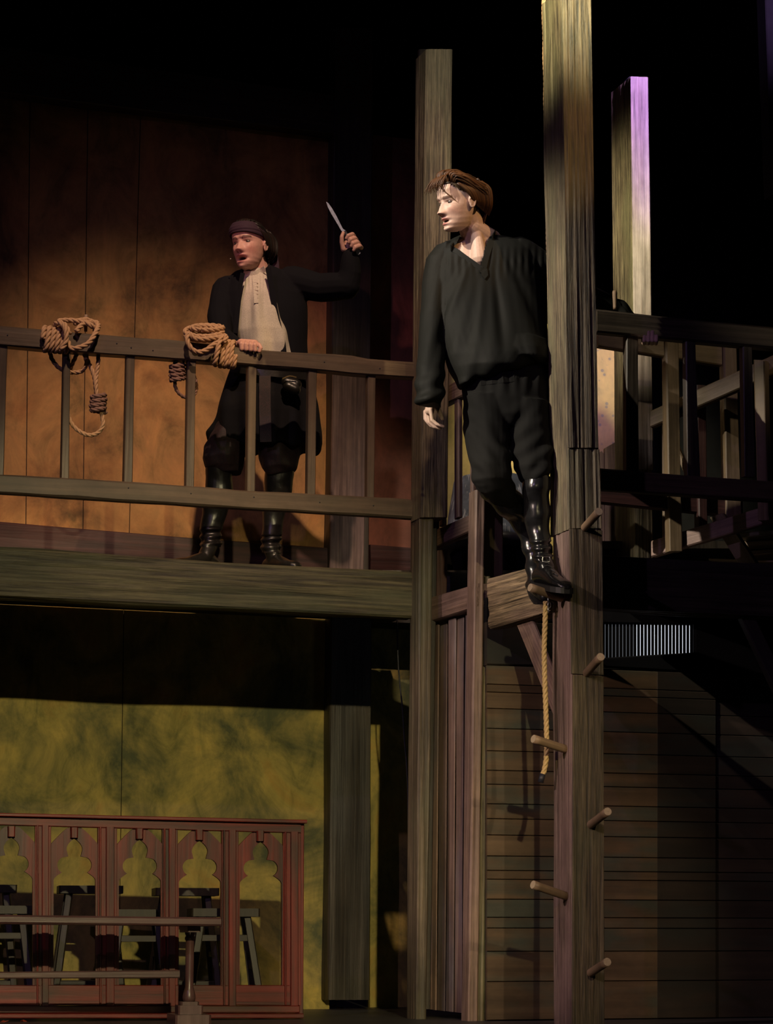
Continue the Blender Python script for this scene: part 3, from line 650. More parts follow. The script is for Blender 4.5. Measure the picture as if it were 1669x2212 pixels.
def arch_panel(cx, dy):
    hw = 118
    def xy(x, y): return zz(cx+x, y+dy)
    def inner(y):   # half width of the opening at y (crop px)
        if y < 205: return 0
        if y < 262: return 40*math.sin(math.pi/2*min(1, (y-205)/52))**0.8
        if y < 296: return 40-9*((y-262)/34)
        if y < 378:
            d = (y-337)/42; return 44+42*math.sqrt(max(0, 1-d*d)) if abs(d) < 0.98 else 40
        if y < 415: return 70+35*math.sin(math.pi/2*(y-378)/37)
        return 105
    def outer(y):   # arch extrados half width
        if y > 232: return hw
        s = (y-148)/(232-148); return 30+(hw-30)*max(0, s)**0.85
    ys = [150, 158, 166, 176, 188, 204.9]+[206+i*4 for i in range(53)]+[440, 600, 780, 944]
    P = {}; vs = []; fs = []
    def add(p): vs.append(p); return len(vs)-1
    rows = []
    for y in ys:
        i_, o_ = inner(y), outer(y)
        i_ = min(i_, o_-5) if i_ else 0
        r = []
        for sx in (-1, 1):
            a = GP.pt(*xy(sx*i_, y)); b = GP.pt(*xy(sx*o_, y))
            r += [add(a), add(b), add(a+GP.n*0.022), add(b+GP.n*0.022)]
        rows.append(r)
    for r0, r1 in zip(rows[:-1], rows[1:]):
        for k in (0, 4):
            a, b, c, d = r0[k:k+4]; e, f, g, h = r1[k:k+4]
            fs += [(a, b, f, e), (c, g, h, d), (a, e, g, c), (b, d, h, f)]
    for r in (rows[0], rows[-1]):
        for k in (0, 4): fs.append((r[k], r[k+2], r[k+3], r[k+1]))
    fr = frame(vs[0], V((0, 0, 1)), GP.u); inv = fr.inverted()
    me = mesh_from('arch_panel', [inv @ v for v in vs], fs)
    bm = bmesh.new(); bm.from_mesh(me); bmesh.ops.remove_doubles(bm, verts=bm.verts, dist=1e-5); bmesh.ops.recalc_face_normals(bm, faces=bm.faces); bm.to_mesh(me); bm.free()
    link('arch_panel', me, M['red'], t, fr)
    slab('pendant', GP.sh(-0.03), [xy(-19, 148), xy(19, 148), xy(18, 200), xy(-18, 200)], 0.05, M['red'], t, bev=0.006)
for i, cx in enumerate([58, 373, 700, 1000, 1305]): arch_panel(cx, 2+i*5.5)
for (a, b) in [(-60, 200), (205, 510), (515, 825), (830, 1140), (1150, 1450)]:
    slab('lower_panel', GP.sh(-0.016), [zz(a, 945), zz(b, 947), zz(b, 1048), zz(a, 1046)], 0.03, M['red'], t, bev=0.003)
slab('plinth', GP.sh(-0.035), [zz(-60, 1050), zz(1497, 1048), zz(1497, 1084), zz(-60, 1086)], 0.07, M['red'], t, bev=0.004)
pl_ = slab('plinth', GP.sh(-0.06), [zz(-60, 1088), zz(1520, 1088), zz(1520, 1112), zz(-60, 1112)], 0.11, M['red'], t, bev=0.004)

# --- trestle table
TP = Plane(at(250, 1990, 10.75), 12)
t = empty('trestle_table', TP.pt(400, 2200), 'narrow dark table with glossy mauve-lit top on a turned pedestal', 'table')
slab('tabletop', TP.sh(-0.10), [zz(-60, 593), zz(1108, 607), zz(1107, 650), zz(-60, 638)], 0.42, M['table'], t, bev=0.008, rough=0.002)
slab('stretcher', TP.sh(0.02), [zz(-60, 880), zz(900, 871), zz(900, 911), zz(-60, 914)], 0.05, M['table'], t, bev=0.005)
cx_ = zz(945, 0)[0]
lc = TP.pt(cx_, 2190, 0.14); lc.z = 0; t2 = TP.sh(0.14)
def zof(y): return t2.pt(cx_, 1720+y/2.318).z
prof = [(0.026, zof(1030)), (0.030, zof(1012)), (0.030, zof(1000)), (0.025, zof(975)), (0.0195, zof(955)), (0.0195, zof(900)), (0.020, zof(800)), (0.020, zof(722)), (0.024, zof(716)), (0.024, zof(706)), (0.019, zof(700)), (0.024, zof(688)), (0.024, zof(672)), (0.018, zof(655))]
lathe('pedestal', V((lc.x, lc.y, 0)), prof, M['table'], t, 28)
rz_ = math.radians(12)
box('pedestal_cap', V((lc.x, lc.y, (zof(1046)+zof(1028))/2)), (0.085, 0.085, zof(1028)-zof(1046)), M['table'], t, rz=rz_, bev=0.008)
box('pedestal_base', V((lc.x, lc.y, (zof(1090)+zof(1046))/2)), (0.115, 0.14, zof(1046)-zof(1090)), M['table'], t, rz=rz_, bev=0.008)
box('pedestal_foot', V((lc.x, lc.y, zof(1090)/2)), (0.165, 0.34, zof(1090)), M['table'], t, rz=rz_, bev=0.010)
box('saddle', V((lc.x, lc.y, zof(652)-0.012)), (0.06, 0.30, 0.03), M['table'], t, rz=math.radians(12))

# --- stools
def stool(px, y, wpx, Y, label, rz=0.2):
    c = at(px, y, Y); zs = c.z; w_ = wpx*Y/FPX*0.98; d_ = 0.22
    t = empty('stool', V((c.x, c.y, 0)), label, 'stool', 'stools behind the gothic screen')
    box('seat', V((c.x, c.y, zs-0.02)), (w_, d_, 0.04), M['stool'], t, rz=rz, bev=0.008)
    Rm = Matrix.Rotation(rz, 3, 'Z'); feet = {}
    for sx in (-1, 1):
        for sy in (-1, 1):
            a = V((c.x, c.y, 0))+Rm @ V((sx*w_*0.33, sy*d_*0.30, 0)); b = V((c.x, c.y, 0))+Rm @ V((sx*w_*0.55, sy*d_*0.62, 0))
            a.z = zs-0.035; b.z = 0.0; k = 0.017
            A = [b+V((-k, -k, 0)), b+V((k, -k, 0)), b+V((k, k, 0)), b+V((-k, k, 0))]; B = [p-b+a for p in A]
            timber('leg', A, B, M['stool'], t, bev=0.003); feet[(sx, sy)] = (a, b)
    for sy in (-1, 1):
        for h in (0.78, 0.25):
            p = feet[(-1, sy)][1].lerp(feet[(-1, sy)][0], h); q = feet[(1, sy)][1].lerp(feet[(1, sy)][0], h)
            k = 0.016; A = [p+V((0, -0.01, -k)), p+V((0, -0.01, k)), p+V((0, 0.01, k)), p+V((0, 0.01, -k))]; B = [v-p+q for v in A]
            timber('rung', A, B, M['stool'], t, bev=0.002)
    for sx in (-1, 1):
        p = feet[(sx, -1)][1].lerp(feet[(sx, -1)][0], 0.5); q = feet[(sx, 1)][1].lerp(feet[(sx, 1)][0], 0.5)
        k = 0.014; A = [p+V((-0.009, 0, -k)), p+V((-0.009, 0, k)), p+V((0.009, 0, k)), p+V((0.009, 0, -k))]
        timber('rung', A, [v-p+q for v in A], M['stool'], t, bev=0.002)
stool(194, 1914, 138, 12.35, 'tall dark stool seen through the second arch from the left of the screen')
stool(400, 1919, 138, 12.45, 'tall near-black stool behind the fourth arch, above the low stool')
stool(482, 1963, 148, 11.85, 'low stool at the right end, its splayed leg seen through the last arch')
stool(298, 1965, 118, 11.85, 'low stool seen through the middle arch of the screen')
stool(0, 1957, 140, 11.85, 'low stool at the left picture edge behind the first arch')
stool(-30, 1912, 130, 12.35, 'tall stool cut by the left picture edge, its seat above the low one')

# fallen leaves
LFL = ['red scrap on the stage floor just right of the screen corner, second from left there', 'red scrap on the floor below the dark wall post, middle of three', 'rightmost red scrap on the floor under the dark wall post', 'red scrap on the floor closest to the screen end', 'red scrap at the foot of the screen, right one of the left pair', 'red scrap at the foot of the screen touching the left picture edge']
for i, (x, y) in enumerate([(712, 2175), (722, 2174), (735, 2178), (700, 2179), (48, 2207), (10, 2208)]):
    d = ray(x, y); p = V((0, 0, H))+d*(-H/d.z) if d.z < 0 else at(x, y, 11)
    p = V((p.x, p.y, 0.004)); vs = []
    for k in range(7):
        a = k*2*math.pi/7+i; r = 0.022*(1 if k % 2 else 0.5); vs.append(p+V((math.cos(a)*r, math.sin(a)*r*1.4, 0.006*math.sin(k*2))))
    vs2 = [v-V((0, 0, 0.003)) for v in vs]
    me = mesh_from('leaf', vs+vs2, [tuple(range(7)), tuple(range(13, 6, -1))]+[(k, k+7, (k+1) % 7+7, (k+1) % 7) for k in range(7)]); recalc(me)
    tag(link('fallen_leaf', me, M['leaf']), LFL[i], 'leaf', 'red scraps on the stage floor')

# ------------------------------------------------------------------ ropes with nooses on the left rail
def R3(x, y, off=0.0): return RAILF.pt(x, y, off)
RR = 0.0135
def wraps(x0, x1, n, ytop, ybot):
    """turns round the rail; ytop/ybot px functions"""
    pts = []; N = n*8
    for i in range(N+1):
        a = 2*math.pi*i/8; x = x0+(x1-x0)*i/N
        yc = (ytop(x)+ybot(x))/2; hy = (ybot(x)-ytop(x))/2+3.0
        c = math.cos(a); s = math.sin(a)
        sq = 1.0/max(abs(c), abs(s))**0.75
        pts.append(R3(x+3*s, yc-hy*s*min(sq, 1.22), 0.0375-(0.062*c*min(sq, 1.15))))
    return pts
yt_ = lambda x: 703+x*0.084; yb_ = lambda x: 746+x*0.08
t = empty('noose_rope', R3(130, 730), 'hemp rope knotted round the rail at far left, its noose hanging full length', 'rope')
rope_mesh('rope_coil', [(wraps(92, 146, 5, yt_, yb_)+[R3(150, 750, -0.04), R3(163, 753, -0.05), R3(190, 742, -0.05), R3(208, 716, -0.03), R3(212, 702, 0.03), R3(204, 696, 0.05), R3(180, 700, 0.0), R3(164, 716, -0.03)], False),
    ([R3(150, 722, -0.045), R3(141, 703, -0.03), R3(128, 694, 0.0), R3(150, 692, 0.02), R3(180, 696, 0.0), R3(200, 705, -0.01), R3(207, 716, 0.03)], False),
    ([R3(118, 700, 0.0), R3(132, 698, -0.05), R3(142, 715, -0.065), R3(142, 738, -0.065), R3(132, 756, -0.06)], False),
    ([R3(160, 700, 0.02), R3(172, 693, 0.02), R3(188, 691, 0.03), R3(205, 700, 0.04), R3(210, 715, 0.05)], False)], RR, M['rope'], t)
o = rope_mesh('hanging_tail', [([R3(106, 752, 0.05), R3(112, 775, 0.07), R3(128, 795, 0.08), R3(152, 804, 0.08), R3(176, 802, 0.07), R3(187, 785, 0.06), R3(183, 768, 0.05), R3(178, 750, 0.05)], False),
    ([R3(172, 752, 0.06), R3(158, 782, 0.08), R3(150, 800, 0.09)], False),
    ([R3(178, 750, 0.06), R3(190, 780, 0.06), R3(203, 812, 0.05), R3(208, 850, 0.05)], False),
    ([R3(212, 748, 0.06), R3(212, 780, 0.05), R3(208, 812, 0.05), R3(207, 832, 0.04), R3(210, 858, 0.04)], False)], RR*0.82, M['rope'], t)
o = rope_mesh('noose_knot', [([R3(212+14.5*math.cos(a)+1.2*math.sin(a*0.3), 853+a/(2*math.pi)*9.5, 0.05-0.038*math.sin(a)) for a in [k*math.pi/4 for k in range(33)]], False)], RR*0.92, M['ropedark'], t)
o = rope_mesh('noose_loop', [([R3(217, 878, 0.04), R3(221, 902, 0.04), R3(222, 920, 0.04), R3(211, 935, 0.05), R3(193, 940, 0.05), R3(172, 932, 0.06), R3(156, 917, 0.07), R3(147, 896, 0.075), R3(141, 868, 0.065), R3(139, 820, 0.065), R3(142, 775, 0.065), R3(150, 752, 0.06)], False)], RR*0.82, M['rope'], t)
t = empty('noose_rope', R3(450, 740), 'hemp rope coiled on the rail at the coated man’s fist, noose knot dangling beneath', 'rope')
ell = lambda cx, cy, rx, ry, o0, ph, n=12: [R3(cx+rx*math.cos(a), cy+ry*math.sin(a), o0+0.05*math.sin(a)*-1) for a in [ph+k*2*math.pi/n for k in range(n)]]
rope_mesh('rope_coil', [(wraps(472, 508, 4, lambda x: yt_(x)-3, lambda x: yb_(x)+3), False),
    (ell(440, 716, 40, 11, 0.03, 0), True), (ell(438, 725, 36, 10, 0.02, 1), True), (ell(448, 708, 33, 5, 0.04, 2), True),
    ([R3(482, 740, -0.05), R3(488, 726, -0.04), R3(470, 729, -0.04), R3(440, 733, -0.05), R3(420, 731, -0.05), R3(408, 720, -0.04), R3(404, 734, -0.05), R3(412, 752, -0.055), R3(428, 761, -0.055), R3(446, 756, -0.055), R3(462, 744, -0.055), R3(474, 738, -0.05)], False),
    ([R3(478, 726, -0.04), R3(472, 745, -0.06), R3(468, 765, -0.06), R3(464, 784, -0.04), R3(466, 788, 0.02)], False)], RR, M['rope'], t)
rope_mesh('noose_knot', [([R3(383+14*math.cos(a), 788+a/(2*math.pi)*9.5, 0.06-0.036*math.sin(a)) for a in [k*math.pi/4 for k in range(29)]], False),
    ([R3(389, 776, 0.06), R3(392, 760, 0.08)], False), ([R3(378, 785, 0.05), R3(386, 770, 0.08), R3(398, 762, 0.09)], False)], RR*0.95, M['ropedark'], t)
rope_mesh('noose_loop', [([R3(378, 820, 0.06), R3(378, 834, 0.06), R3(384, 847, 0.06), R3(398, 858, 0.07), R3(416, 856, 0.08), R3(424, 840, 0.08), R3(420, 815, 0.08), R3(404, 795, 0.08)], False)], RR*0.72, M['ropedark'], t)

# ------------------------------------------------------------------ people
def ssm(a, b, x):
    t_ = max(0, min(1, (x-a)/(b-a))); return t_*t_*(3-2*t_)
def yadj(y): return -0.17*ssm(600, 850, y)*(1-0.75*ssm(1000, 1200, y))
class Acc:
    def __init__(s): s.v = []; s.f = []
    def loft(s, rings):
        b = len(s.v); n = len(rings[0])
        for r in rings: s.v += [V(p) for p in r]
        for i in range(len(rings)-1):
            for k in range(n):
                j = (k+1) % n; s.f.append((b+i*n+k, b+i*n+j, b+(i+1)*n+j, b+(i+1)*n+k))
        for (i, rv) in ((0, True), (len(rings)-1, False)):
            c = len(s.v); s.v.append(sum(rings[i], V())/n)
            for k in range(n):
                j = (k+1) % n; s.f.append((b+i*n+j, b+i*n+k, c) if rv else (b+i*n+k, b+i*n+j, c))
    def cap(s, p0, p1, r0, r1, n=14, sq=1.0, sqd=None):
        p0, p1 = V(p0), V(p1); d = p1-p0
        if d.length < 1e-6: d = V((0, 0, 0.001))
        z = d.normalized(); h = sqd or (V((0, 0, 1)) if abs(z.z) < 0.9 else V((0, 1, 0)))
        x = (h-z*h.dot(z)).normalized(); y = z.cross(x); R = []
        for a in (-80, -55, -28, 0): 
            a = math.radians(a); R.append((p0+z*math.sin(a)*r0, math.cos(a)*r0))
        for a in (0, 28, 55, 80):
            a = math.radians(a); R.append((p1+z*math.sin(a)*r1, math.cos(a)*r1))
        s.loft([[c+x*math.cos(2*math.pi*k/n)*r*sq+y*math.sin(2*math.pi*k/n)*r for k in range(n)] for c, r in R])
    def chain(s, pts, rad, n=14):
        for i in range(len(pts)-1): s.cap(pts[i], pts[i+1], rad[i], rad[i+1], n)
    def rows(s, rows, n=28, fold=0.0, nf=9, seed=0.0, tilt=0.0):
        """rows (y, xl, xr, Y, halfdepth) horizontal elliptical sections"""
        R = []
        for i, (y, xl, xr, Y, hd) in enumerate(rows):
            if Y < 10.9 and xl > 890: Y = Y+yadj(y)
            a, b = at(xl, y, Y), at(xr, y, Y); c = (a+b)/2; hw = (b-a).length/2; ring = []
            for k in range(n):
                th = 2*math.pi*k/n
                f = 1+fold*math.sin(nf*th+seed+0.25*i)
                ring.append(c+(b-a).normalized()*math.cos(th)*hw*f+V((0, 1, 0))*math.sin(th)*hd*f+V((0, 0, tilt*math.cos(th))))
            R.append(ring)
        s.loft(R)
def fuse(name, acc, voxel, mat, parent, smooth=2, post=None, color=None, keep=None, fac=0.5):
    me = mesh_from('tmp', acc.v, acc.f); ob = bpy.data.objects.new('tmp', me); C.objects.link(ob)
    md = ob.modifiers.new('r', 'REMESH'); md.mode = 'VOXEL'; md.voxel_size = voxel; md.adaptivity = 0
    if smooth: ms = ob.modifiers.new('s', 'SMOOTH'); ms.factor = fac; ms.iterations = smooth
    dg = bpy.context.evaluated_depsgraph_get(); ev = ob.evaluated_get(dg)
    m2 = bpy.data.meshes.new_from_object(ev); bpy.data.objects.remove(ob); m2.name = name
    if post:
        nr = [v.normal.copy() for v in m2.vertices]
        for v, n_ in zip(m2.vertices, nr):
            r = post(v.co, n_)
            if r is not None: v.co = r
    if keep:
        bm = bmesh.new(); bm.from_mesh(m2)
        dl = [f for f in bm.faces if not keep(f.calc_center_median())]
        bmesh.ops.delete(bm, geom=dl, context='FACES'); bm.to_mesh(m2); bm.free()
    if color:
        at_ = m2.color_attributes.new('Col', 'FLOAT_COLOR', 'POINT')
        for i, v in enumerate(m2.vertices): at_.data[i].color = (*color(v.co), 1)
    m2.update()
    return link(name, m2, mat, parent, None, True)
def interp(tab, z):
    if z <= tab[0][0]: return tab[0][1:]
    for a, b in zip(tab[:-1], tab[1:]):
        if z <= b[0]:
            t = (z-a[0])/(b[0]-a[0]); t = t*t*(3-2*t)*0.4+t*0.6
            return tuple(p+(q-p)*t for p, q in zip(a[1:], b[1:]))
    return tab[-1][1:]
HT = [(-0.124, 0.012, 0.062, 0.03), (-0.118, 0.026, 0.080, 0.005), (-0.108, 0.038, 0.088, -0.015), (-0.09, 0.050, 0.088, -0.04), (-0.07, 0.058, 0.088, -0.058),
      (-0.045, 0.064, 0.088, -0.075), (-0.015, 0.070, 0.086, -0.092), (0.01, 0.073, 0.083, -0.100), (0.03, 0.075, 0.089, -0.104), (0.055, 0.076, 0.089, -0.104),
      (0.08, 0.070, 0.076, -0.094), (0.10, 0.056, 0.055, -0.074), (0.113, 0.036, 0.030, -0.050), (0.120, 0.010, 0.0, -0.02)]
def G(x, s): return math.exp(-x*x/(2*s*s))
def head_pt(z, phi, mo, infl=1.0):
    w_, f, b = interp(HT, z); c = (f+b)/2*0.3; s, co = math.sin(phi), math.cos(phi)
    ex = 0.82 if co > 0 else 0.95
    x = w_*math.copysign(abs(s)**ex, s)*infl
    y = c+((f-c) if co > 0 else (c-b))*co*infl
    return V((x, y, z))
def head_detail(p, mo):
    x, y, z = p; 
    if y < 0.02: return p
    dy = 0; dz = 0; ax = abs(x)
    nz = 0
    if -0.056 < z < 0.012:
        if z > -0.040: nz = 0.004+0.024*((0.012-z)/0.052)**1.2
        else: nz = 0.028*max(0, 1-((-0.040-z)/0.016))**0.8
        sx = 0.0065+0.0055*min(1, max(0, (0.01-z)/0.05)); dy += nz*G(x, sx)
    dy += 0.010*G(ax-0.0145, 0.0055)*G(z+0.043, 0.0065)
    dy -= 0.012*G(ax-0.032, 0.014)*G(z-0.0, 0.0095)
    dy += 0.0090*G(ax-0.028, 0.018)*G(z-0.019, 0.0065)
    dy += 0.0085*G(ax-0.033, 0.012)*G(z-0.0062, 0.0035)
    dy += 0.0055*G(ax-0.033, 0.012)*G(z+0.0085, 0.0035)
    dy -= 0.004*G(x, 0.008)*G(z-0.012, 0.008)
    dy += 0.006*G(ax-0.046, 0.015)*G(z+0.030, 0.014)
    dy -= 0.004*G(ax-0.045, 0.012)*G(z+0.065, 0.016)
    dy -= 0.004*G(ax-0.060, 0.01)*G(z-0.02, 0.02)
    zu = -0.0675+mo*0.1; zl = -0.080-mo; zc = (zu+zl)/2; ho = max(0.0035, (zu-zl)/2-0.0035)
    dy += 0.0075*G(x, 0.017)*G(z-zu, 0.0042); dy += 0.0085*G(x, 0.015)*G(z-zl, 0.005)
    dy -= (0.010+mo*1.1)*G(x, 0.0125+mo*0.4)*G(z-zc, ho*0.62)
    dy -= 0.005*G(x, 0.02)*G(z-(zl-0.012), 0.005)
    dy += 0.009*G(x, 0.017)*G(z+0.106+mo, 0.011)
    return V((x, y+dy, z+dz))
def head_acc(acc, Mh, mo=0.006, ear=True):
    zs = [-0.124+0.244*i/110 for i in range(111)]; rings = []
    for z in zs:
        rings.append([Mh @ head_detail(head_pt(z, 2*math.pi*k/150, mo), mo) for k in range(150)])
    acc.loft(rings)
    for sx in (-1, 1):
        c = V((sx*0.0765, -0.010, -0.010))
        rings = []
        for q in range(9):
            ph = -math.pi/2+math.pi*(q+0.5)/9; rings.append([Mh @ (c+V((sx*(0.0055*math.cos(ph)*math.cos(2*math.pi*k/16)+0.004), (0.0165-0.004*(ph < 0))*math.cos(ph)*math.sin(2*math.pi*k/16)-0.004*math.sin(ph), 0.029*math.sin(ph)))) for k in range(16)])
        acc.loft(rings)
        arc = [c+V((sx*(0.0085+0.002*math.sin(a)), -0.003+math.cos(a)*-0.0145-0.004*math.sin(a), math.sin(a)*0.027)) for a in [math.radians(d) for d in range(-60, 175, 20)]]
        for p, q in zip(arc[:-1], arc[1:]): acc.cap(Mh @ p, Mh @ q, 0.0040, 0.0040, 8)
        acc.cap(Mh @ (c+V((sx*0.004, 0.003, -0.024))), Mh @ (c+V((sx*0.004, 0.000, -0.026))), 0.0055, 0.0055, 8)
def head_mat(pos, yaw, pitch, roll, s):
    f = V((-math.sin(yaw)*math.cos(pitch), -math.cos(yaw)*math.cos(pitch), -math.sin(pitch)))
    r = V((-math.cos(yaw), math.sin(yaw), 0)); u = r.cross(f)
    if u.z < 0: u = -u
    Rr = Matrix.Rotation(roll, 3, f); r = Rr @ r; u = Rr @ u
    m = Matrix(((r.x, f.x, u.x, pos.x), (r.y, f.y, u.y, pos.y), (r.z, f.z, u.z, pos.z), (0, 0, 0, 1)))
    return m @ Matrix.Scale(s, 4)
def skin_color(Mh, mo, base, browc):
    inv = Mh.inverted(); zu = -0.0675+mo*0.1; zl = -0.080-mo; zc = (zu+zl)/2; ho = max(0.003, (zu-zl)/2-0.0035)
    base = V(base)
    def f(co):
        p = inv @ co; x, y, z = p; c = base.copy()
        if y > 0.03 and -0.13 < z < 0.1 and abs(x) < 0.09:
            ax = abs(x)
            k = min(1, 0.9*G(ax-0.045, 0.014)*G(z+0.038, 0.014)+0.5*G(x, 0.012)*G(z+0.04, 0.01)); c = c.lerp(V((base.x*1.0, base.y*0.72, base.z*0.70)), k*0.6)
            lip = max(G(z-zu, 0.0038)*G(x, 0.016), G(z-zl, 0.0045)*G(x, 0.0145)); c = c.lerp(V((0.46, 0.17, 0.15)), min(1, lip*1.2))
            mth = G(x, 0.011+mo*0.35)*G(z-zc, ho*0.60); c = c.lerp(V((0.02, 0.006, 0.006)), min(1, max(0, mth*2.2-0.5)))  # darkness inside the open mouth is painted into the skin colour
            bz = 0.0225-((ax-0.030)/0.024)**2*0.004-(0.004 if ax < 0.018 else 0)
            br = G(z-bz, 0.0032)*(1 if 0.012 < ax < 0.052 else 0.0); c = c.lerp(V(browc), min(1, br*1.1)*0.85)
            ey = G(ax-0.032, 0.010)*G(z-0.006, 0.0022); c = c.lerp(V(browc)*0.6, min(1, ey)*0.8)
            sk = G(ax-0.032, 0.014)*G(z, 0.009); c = c.lerp(V((base.x*0.75, base.y*0.62, base.z*0.6)), sk*0.5)
            ns = G(ax-0.008, 0.003)*G(z+0.052, 0.003); c = c.lerp(V((0.08, 0.03, 0.02)), min(1, ns))
        return c
    return f
def eyes(Mh, parent, look=0.0, lookz=0.0):
    for sx in (-1, 1):
        c = V((sx*0.0315, 0.0635, -0.0005)); s = Mh.to_scale().x
        A = Acc(); A.cap(Mh @ c, Mh @ (c+V((0, 0.0001, 0))), 0.0125*s, 0.0125*s, 20)
        me = mesh_from('eyeball', A.v, A.f); recalc(me); e = link('eyeball', me, M['eyew'], parent, None, True)
        d = V((look, 1, lookz)).normalized(); A = Acc(); q = c+d*0.0068; A.cap(Mh @ q, Mh @ (q+d*0.0002), 0.0064*s, 0.0064*s, 14)
        me = mesh_from('iris', A.v, A.f); recalc(me); link('iris', me, M['iris'], e, None, True)
def strap(name, pts, wdt, th, mat, parent, side=None):
    """ribbon with thickness; pts 3D; width direction from side or camera-cross"""
    path = catmull(pts, 0.01); T, N = frames(path); vs = []; fs = []
    for i, p in enumerate(path):
        view = (p-V((0, 0, H))).normalized(); sd = T[i].cross(view).normalized() if side is None else (side-T[i]*side.dot(T[i])).normalized()
        nn = T[i].cross(sd).normalized(); wv = wdt(i/(len(path)-1)) if callable(wdt) else wdt
        for a, b in ((-1, -1), (1, -1), (1, 1), (-1, 1)): vs.append(p+sd*a*wv/2+nn*b*th/2)
    n = len(path)
    for i in range(n-1):
        for k in range(4):
            j = (k+1) % 4; fs.append((i*4+k, i*4+j, (i+1)*4+j, (i+1)*4+k))
    fs += [(3, 2, 1, 0), tuple((n-1)*4+k for k in range(4))]
    me = mesh_from(name, vs, fs); recalc(me); return link(name, me, mat, parent, None, False)
def on_surf(bvh, px, py, lift=0.003, fallbackY=10.6):
    d = ray(px, py).normalized(); h = bvh.ray_cast(V((0, 0, H)), d)
    if h[0] is None: return at(px, py, fallbackY)
    return h[0]-d*lift
def bvh_of(o): return BVHTree.FromPolygons([v.co.copy() for v in o.data.vertices], [tuple(p.vertices) for p in o.data.polygons])
def inpoly(x, y, P):
    r = False; n = len(P)
    for i in range(n):
        x1, y1 = P[i]; x2, y2 = P[i-1]
        if (y1 > y) != (y2 > y) and x < (x2-x1)*(y-y1)/(y2-y1)+x1: r = not r
    return r
# ================= leaning man in black =================
RM = empty('person', at(1180, 1285, 10.4), 'man in black shirt and high boots leaning out from the climbing post', 'person')
Mh = head_mat(at(990, 437, 10.62), math.radians(58), math.radians(13), math.radians(-4), 1.12)
MO = 0.008
A = Acc(); head_acc(A, Mh, MO)
# neck, shoulders, chest
nb = Mh @ V((0, -0.03, -0.04))
A.cap(nb, at(1030, 520, 10.72), 0.060, 0.068, 20); A.cap(at(1020, 490, 10.66), at(1060, 520, 10.74), 0.045, 0.055, 16)
A.cap(at(1030, 520, 10.72), at(1050, 560, 10.76), 0.070, 0.085, 20)
A.rows([(505, 1000, 1062, 10.74, 0.05), (525, 975, 1090, 10.74, 0.07), (545, 955, 1130, 10.74, 0.085), (570, 955, 1145, 10.745, 0.10), (620, 965, 1150, 10.75, 0.115), (700, 985, 1150, 10.75, 0.10), (780, 1015, 1150, 10.75, 0.09), (850, 1015, 1170, 10.75, 0.09), (880, 1030, 1165, 10.75, 0.08)], 24)
A.cap(at(1030, 510, 10.655), at(1036, 560, 10.655), 0.028, 0.045, 16)
def P_(x, y, Y): return at(x, y, Y+(yadj(y) if Y < 10.9 and x > 980 else 0))
# right arm (viewer left)
A.chain([P_(965, 570, 10.74), P_(935, 660, 10.74), P_(930, 745, 10.70), P_(932, 862, 10.62)], [0.055, 0.045, 0.036, 0.024])
# hand hanging, thumb side to the camera
A.cap(P_(933, 866, 10.60), P_(926, 888, 10.585), 0.021, 0.019); A.cap(P_(932, 868, 10.64), P_(923, 893, 10.65), 0.021, 0.018); A.cap(P_(930, 870, 10.61), P_(928, 890, 10.62), 0.022, 0.02)
for (k, y_) in (((929, 886), 10.57), ((923, 889), 10.60), ((920, 891), 10.628), ((919, 892), 10.655)): pass
def finger(pts, r):
    A.chain(pts, r, 10)
finger([P_(930, 884, 10.572), P_(933, 908, 10.565), P_(944, 917, 10.56), P_(957, 921, 10.56)], [0.0105, 0.0095, 0.0085, 0.0072])
finger([P_(924, 888, 10.598), P_(927, 912, 10.592), P_(938, 922, 10.59), P_(950, 925.5, 10.59)], [0.0105, 0.0098, 0.0088, 0.0075])
finger([P_(920, 890, 10.628), P_(922, 910, 10.622), P_(931, 920, 10.62), P_(942, 926, 10.62)], [0.0102, 0.0094, 0.0084, 0.007])
finger([P_(918, 889, 10.655), P_(918, 905, 10.652), P_(924, 914, 10.65), P_(932, 920, 10.65)], [0.0095, 0.0085, 0.0076, 0.0065])
finger([P_(937, 870, 10.580), P_(945, 882, 10.560), P_(951, 894, 10.553), P_(955, 905, 10.55)], [0.0145, 0.0125, 0.0105, 0.0085])
# left arm behind the post, hand under the rail
A.chain([P_(1140, 565, 10.76), P_(1200, 608, 10.86), P_(1250, 650, 10.98), P_(1330, 678, 11.03), P_(1388, 712, 11.02)], [0.055, 0.045, 0.038, 0.030, 0.022])
YF = FR.pt(1400, 720).y
A.cap(P_(1386, 714, 11.0), P_(1400, 735, YF+0.05), 0.022, 0.020); A.cap(P_(1396, 716, 11.0), P_(1414, 736, YF+0.05), 0.020, 0.018)
for i, (x, yy) in enumerate([(1391, 727), (1400, 718), (1408.5, 716.5), (1417, 726)]):
    A.chain([P_(x-2, 736, YF+0.06), P_(x-1, 742, YF+0.0), P_(x, 736, YF-0.022), P_(x+0.5, yy, YF-0.020)], [0.0115, 0.0105, 0.010, 0.0088], 10)
# legs (under trousers)
A.chain([P_(1130, 860, 10.75), P_(1145, 1020, 10.66), P_(1162, 1180, 10.52)], [0.06, 0.035, 0.02])
A.chain([P_(1055, 860, 10.75), P_(1060, 1020, 10.60), P_(1115, 1110, 10.74)], [0.06, 0.035, 0.02])
base = (0.66, 0.46, 0.37)
body = fuse('body', A, 0.0028, M['skin'], RM, 1, color=skin_color(Mh, MO, base, (0.10, 0.045, 0.02)), fac=0.4)
eyes(Mh, RM, 0.0, -0.1)
